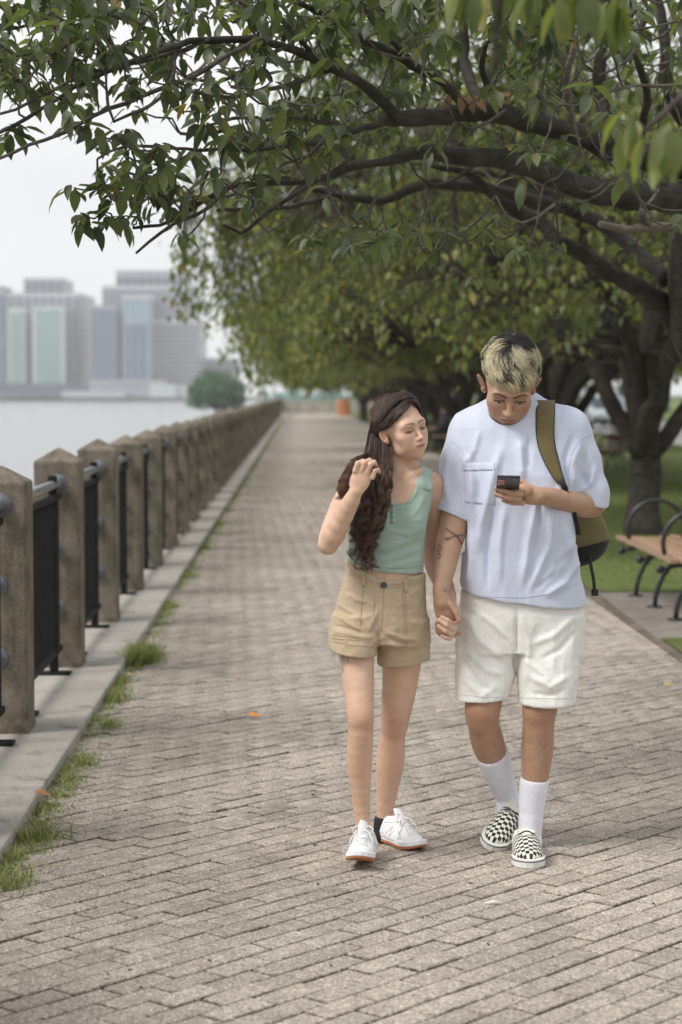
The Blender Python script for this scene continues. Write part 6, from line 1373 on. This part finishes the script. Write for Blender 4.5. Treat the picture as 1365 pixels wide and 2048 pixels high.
# front hair of the visible side, tucked above the ear
for i in range(90):
    f = r.random(); g_ = .016*(1-f); pts = [wl(p) for p in ((.012, -.070+.03*f, .116+.010*f-g_), (-.022, -.078+.03*f, .104-g_), (-.052, -.062+.025*f, .082-g_), (-.072, -.032+.02*f, .056-g_*.6), (-.081, .004+.014*f, .044-g_*.3), (-.083, .034+.02*f, .016), (-.068, .055, -.045))]
    locks.append((lock([p+r.normal(0, .0022, 3) for p in pts], 42, .0015, .008, .0035, .045, 30, .05), .05))
for i in range(60):   # far side of the parting
    f = r.random(); pts = [wl(p) for p in ((.012, -.070+.03*f, .112+.006*f), (.038, -.072+.03*f, .100), (.062, -.054+.03*f, .076), (.077, -.03+.03*f, .045), (.082, .02+.02*f, .0), (.07, .05, -.05))]
    locks.append((lock([p+r.normal(0, .0022, 3) for p in pts], 36, .001, .007, .0018, .05, 26, .1), .0))
# mass falling over the shoulder: traced guides
def G(*pts): return [A(x+r.normal(0, 1.), y, Y) for x, y, Y in pts]
for i in range(92):
    u_ = r.random(); v_ = r.random(); yb = 6.79-.07*v_; xo = 26*u_
    end = r.uniform(1040, 1128) if u_ > .35 else r.uniform(1000, 1085)
    locks.append((lock(G((744+xo*1.3, 868+14*u_, 6.83), (738+xo*1.75, 905, 6.82-.03*v_), (728+xo*2.1, 950, yb), (720+xo*2.15, 1000, yb-.015), (708+xo*2.15, 1050, yb-.02), (706+xo*1.6, (1050+end)/2+8, yb-.02), (704+xo*1.5+r.normal(0, 10), end, yb-.015)), 36, .004, .0065, .0085, r.uniform(.05, .075), 40, .15), .25))
for i in range(10):   # loose curled ends
    x = r.uniform(712, 752); locks.append((lock(G((x, 1040, 6.74), (x+4, 1080, 6.735), (x-3+r.normal(0, 6), 1105, 6.735), (x+8+r.normal(0, 8), 1128, 6.735), (x+2+r.normal(0, 8), 1140, 6.735)), 9, .002, .0025, .008, .045, 34, 0), .5))
# the part held out in the raised hand
for i in range(40):
    u_ = r.random(); locks.append((lock(G((745+6*u_, 880, 6.84), (735, 905+10*u_, 6.80), (720, 914+14*u_, 6.72), (708-4*u_, 922+18*u_, 6.665), (697-6*u_, 940+18*u_, 6.655), (690-6*u_+r.normal(0, 3), 962+14*u_, 6.66), (692+r.normal(0, 8), 990+r.uniform(-18, 14), 6.67)), 36, .004, .0065, .006, .05, 34, .35), .7))
for i in range(16):   # behind the shoulder
    u_ = r.random(); locks.append((lock(G((742+8*u_, 860, 6.88), (734+6*u_, 900, 6.87), (718+14*u_, 940, 6.84), (705+20*u_, 985, 6.80)), 34, .006, .008, .005, .06, 26, .2), .2))
dkb = np.array((.034, .021, .016)); wb_ = np.array((.21, .105, .062))
by = {}
for P_, hue in locks: by.setdefault(P_.shape[1], []).append((P_, hue))
for m_, L_ in by.items():
    P_ = np.concatenate([p for p, h in L_]); tt = np.linspace(0, 1, m_); cl = []
    for p, h in L_:
        k = (h*tt[None]**.8*r.uniform(.5, 1.2, (len(p), 1))+r.uniform(0, .12, (len(p), 1)))[..., None]; cl.append((dkb+(wb_-dkb)*np.clip(k, 0, 1))*r.uniform(.7, 1.3, (len(p), 1, 1))*r.uniform(.55, 1.7))
    hair_curves('hair', P_, np.r_[np.full(m_-4, .00042), .00036, .0003, .0002, .0001], np.concatenate(cl), HAIR, WOM)
pc, qc = np.meshgrid(np.linspace(-math.pi, math.pi, 61), np.linspace(0, 1, 19)); lim = np.interp(np.abs(pc), [0, .35, .8, 1.35, 1.7, 2.2, 3.15], [.93, 1.0, 1.27, 1.42, 1.66, 2.15, 2.3])
CV = scalp(pc, qc*lim, 0*pc, c=(0, .022, .050), rr=(.0765, .097, .0865), s=wh_s, M=wh_M, o=wh_c); CF = np.array([(j*61+i, j*61+i+1, (j+1)*61+i+1, (j+1)*61+i) for j in range(18) for i in range(60)])
link('hair_base', fastmesh('hair_base', CV.reshape(-1, 3), CF, smooth=True, col=dkb*.9), HBASE, WOM)

# flyaway hairs round the head
n = 90; a0 = (r.choice([-1, 1], n)*r.uniform(1.0, 3.1, n))[:, None]; t0 = r.uniform(.05, 1.2, n)[:, None]; tt = np.linspace(0, 1, 10)[None]
FH = scalp(a0+r.normal(0, .35, (n, 1))*tt, t0+.55*tt, .003+tt*r.uniform(.004, .016, (n, 1))+.002*np.sin(tt*14+a0), c=(0, .022, .050), rr=(.082, .10, .092), s=wh_s, M=wh_M, o=wh_c); hair_curves('stray_hair', FH, np.full(10, .0002), np.tile(wb_, (n, 10, 1)), HAIR, WOM)
# ================================================================ grass, weeds, litter
def blades(n, X, Y_, Z, Ln, W_, r, bend=.6, segs=3):
    """curved tapering blades"""
    th = r.uniform(0, 6.283, n); el = np.clip(r.normal(1.05, .32, n), .15, 1.5); d = np.stack([np.cos(th)*np.cos(el), np.sin(th)*np.cos(el), np.sin(el)], 1); s = np.stack([-np.sin(th), np.cos(th), 0*th], 1)
    base = np.stack([X, Y_, Z], 1); rows = []
    for i in range(segs+1):
        t = i/segs; p = base+d*(Ln*t)[:, None]; p[:, :2] += (np.stack([np.cos(th), np.sin(th)], 1)*(Ln*bend*t*t*.5)[:, None]); p[:, 2] -= Ln*bend*.35*t*t
        w_ = (W_*(1-t)**.8)[:, None]*s
        if i < segs: rows += [p-w_, p+w_]
        else: rows += [p]
    V = np.stack(rows, 1); nv = V.shape[1]; F = []
    for i in range(segs-1): a = 2*i; F += [(a, a+1, a+3), (a, a+3, a+2)]
    a = 2*(segs-1); F += [(a, a+1, a+2)]
    F = np.array(F); return V.reshape(-1, 3), (F[None]+np.arange(n)[:, None, None]*nv).reshape(-1, 3), nv
r = np.random.default_rng(21)
def bladesobj(name, V, F, nv, n, mat, kind='stuff'):
    me = fastmesh(name, V, F); a = me.attributes.new('tone', 'FLOAT', 'POINT'); a.data.foreach_set('value', np.repeat(r.random(n), nv).astype(np.float32)); return tag(link(name, me, mat), kind=kind)
WEED = leafmat('weed_blade', [(0, (.10, .13, .035)), (.55, (.18, .205, .06)), (.85, (.27, .27, .10)), (1, (.38, .32, .17))], .35, .6, False)
GRASS = leafmat('lawn_blade', [(0, (.10, .14, .04)), (.6, (.16, .205, .058)), (1, (.24, .27, .09))], .35, .6, False)
# clumps along the joint between kerb and paving
cy_ = []; y = 5.6
while y < 120:
    dn = .5+.5*math.sin(y*1.9)+.35*math.sin(y*4.7+1); step = r.uniform(.03, .11)*(1+y*.03)
    if r.random() < np.clip(.35+.6*dn, .06, 1): cy_.append((y, .02+.035*r.random(), r.uniform(.015, .042)*(1+.6*dn), int(40+50*max(dn, 0))))
    y += step
gt = gnd(268, 1318); cy_ += [(gt.y+r.uniform(-.35, .25), .05+.10*r.random(), r.uniform(.10, .17), 110) for _ in range(16)]
for (px, py, h_, k) in ((165, 1450, .07, 5), (200, 1398, .06, 5), (135, 1530, .08, 6), (40, 1690, .09, 6), (90, 1605, .05, 5), (340, 1215, .05, 4), (10, 1760, .08, 5)):
    g = gnd(px, py); cy_ += [(g.y+r.uniform(-.14, .14), .05+.08*r.random(), h_*r.uniform(.4, 1.1), 60) for _ in range(k)]
X = []; Yy = []; Ln = []
for (y, off, h_, n) in cy_:
    sp = .035+.03*r.random(); xs = XL(y)+off*r.uniform(.1, 1.)-.012; n = int(n*min(1, 14/y)+14); X.append(xs+np.abs(r.normal(0, sp, n))-.008); Yy.append(y+r.normal(0, sp*(1+y*.012), n)); Ln.append(h_*r.uniform(.45, 1.25, n))
X = np.concatenate(X); Yy = np.concatenate(Yy); Ln = np.concatenate(Ln); n = len(X)
V, F, nv = blades(n, X, Yy, np.full(n, -.006), Ln, .0012+.0012*r.random(n)+.00008*Yy, r, .8); bladesobj('kerb_weeds', V, F, nv, n, WEED)
# moss and small weeds in the paving joints near the kerb
# lawn blades where the lawn is near enough
n = 60000; yy = 9+26*r.random(n)**1.3; xx = XR(yy)+.075+r.random(n)**.9*(3.6+.06*yy); ok = ~((yy > PY0-.02) & (yy < PY1+.02) & (xx < XR(yy)+1.63)); xx, yy = xx[ok], yy[ok]; n = len(xx)
V, F, nv = blades(n, xx, yy, np.full(n, .018), r.uniform(.03, .065, n), .0016+.00009*yy, r, .7, 2); bladesobj('lawn_grass', V, F, nv, n, GRASS)
# fallen leaves
ORL = simple('orange_leaf', (.62, .24, .035), .6, .25, 60); BRL = simple('brown_leaf', (.30, .14, .06), .7, .3, 60); YLL = simple('yellow_leaf', (.50, .42, .16), .7, .2, 60)
def fallen(px, py, ang, size, mat, label, z=.004, group=None):
    g = gnd(px, py, z); D = np.array([[math.cos(ang), math.sin(ang), .12]]); V, F, luv, tone = leafgeo(np.array([[-math.cos(ang)*size/2, -math.sin(ang)*size/2, .008]]), D, np.array([[.1, -.5, 1.]]), np.array([size]), True, int(px)); V[:, 2] = np.maximum(V[:, 2], .001)
    o = link('fallen_leaf', leafmesh('fallen_leaf', V, F, luv, tone, mat)); o.location = g; tag(o, label, 'leaf', group)
fallen(510, 1433, .1, .075, ORL, 'bright orange fallen leaf lying alone in the middle of the path'); fallen(84, 1590, -.5, .075, BRL, 'brown fallen leaf at the kerb edge beside the slab joint', .047)
fallen(262, 1352, .3, .05, YLL, 'pale yellow leaf at the foot of the big grass tuft'); fallen(1340, 1372, .2, .075, YLL, 'pale dry leaf on the paving near the right edge')
fallen(1362, 1395, 1., .05, ORL, 'small orange leaf at the right edge of the picture'); fallen(1262, 1433, 1.2, .03, WEEDL := simple('green_leaf', (.16, .25, .06), .6), 'tiny green leaf on the paving right of the man'); fallen(1228, 1424, .4, .032, BRL, 'tiny brown leaf on the paving right of the man')
fallen(480, 1362, .4, .035, BRL, 'tiny brown leaf left of the woman at knee height'); fallen(620, 1058, .2, .06, ORL, 'small orange leaf left of the raised elbow of the woman')
# crumbs of bark, gum and droppings
DEB = simple('debris', (.05, .038, .028), .9); PAL = simple('pale_fleck', (.62, .60, .55), .8)
for nm, mt_, cnt, sz_ in (('bark_crumbs', DEB, 130, .006), ('pale_flecks', PAL, 60, .006)):
    m = MB()
    for _ in range(cnt):
        y = 5+9*r.random()**1.3; x = r.uniform(XL(y)+.03, XR(y)-.03); s = sz_*r.uniform(.4, 1.3); a = r.uniform(0, 3.14); M_ = Matrix.Translation((x, y, .0015)) @ Matrix.Rotation(a, 4, 'Z')
        m.box(-s, s, -s*.3, s*.3, -.001, .0025, M=M_)
    tag(link(nm, m.mesh(nm), mt_), kind='stuff')
g = gnd(988, 1810); tag(link('feather', MB().tube([(g.x-.03, g.y, .006), (g.x, g.y+.004, .010), (g.x+.03, g.y, .005)], [.002, .007, .001], 6, flat=.3).mesh('feather', True), PAL), 'small white feather on the paving below the shoes of the man', 'feather')
# ---- seated person on the far bench
sp = person('person in dark clothes sitting on the bench between the woman and the man', (g2.x+.12, g2.y, .02))
o3 = np.array([g2.x-.1+.30, g2.y+.15, .02]); F = Field(o3+np.array([-.75, -.35, -.03]), o3+np.array([.45, .35, 1.40]), .014)
P = lambda x, y, z: o3+np.array([x, y, z])
F.chain([(P(0, 0, .50), .15), (P(.04, 0, .75), .15), (P(.05, 0, .98), .13)], .05); F.chain([(P(.04, 0, 1.0), .06), (P(.02, 0, 1.12), .055)], .02); F.ell(P(0, 0, 1.22), (.095, .078, .12), k=.02)
for s in (-1, 1):
    F.chain([(P(0, s*.09, .50), .085), (P(-.42, s*.11, .50), .065), (P(-.46, s*.11, .10), .045), (P(-.47, s*.11, .05), .045), (P(-.58, s*.12, .035), .035)], .03)
    F.chain([(P(.05, s*.17, .95), .055), (P(.0, s*.22, .70), .045), (P(-.22, s*.14, .60), .035), (P(-.30, s*.10, .62), .035)], .03)
V, Q = F.surface(2); z = V[:, 2]-o3[2]; skin_ = ((z > 1.03)) | ((V[:, 0]-o3[0] < -.16) & (z > .57) & (z < .72)); hair_ = (z > 1.20) & (V[:, 0]-o3[0] > -.055) | (z > 1.29)
col = np.where(hair_[:, None], (.02, .015, .012), np.where(skin_[:, None], (.45, .28, .20), np.where((z < .62)[:, None], (.03, .035, .05), (.05, .05, .055))))
body_mesh('body', V, Q, col, SKIN, sp)
bg_ = empty('tote_bag', (g1.x+.25, g1.y-.7, .47), 0, 'pale tote bag with reddish top on the bench behind the man', 'bag')
F = Field((-.2, -.16, -.02), (.2, .16, .36), .01); F.box((0, 0, .13), (.14, .09, .13), rd=.05, k=.01); V, Q = F.surface(2); local('bag', fastmesh('bag', V, Q, smooth=True), cloth('bag_canvas', (.55, .5, .45)), bg_)
local('flap', bevel(MB().box(-.13, .13, -.095, .02, .18, .27).mesh('flap'), .02, 2), simple('red_flap', (.35, .09, .07), .7), bg_); local('handle', MB().tube([(-.07, 0, .25), (-.06, 0, .33), (0, 0, .36), (.06, 0, .33), (.07, 0, .25)], .01, 6).mesh('h', True), BLKC, bg_)
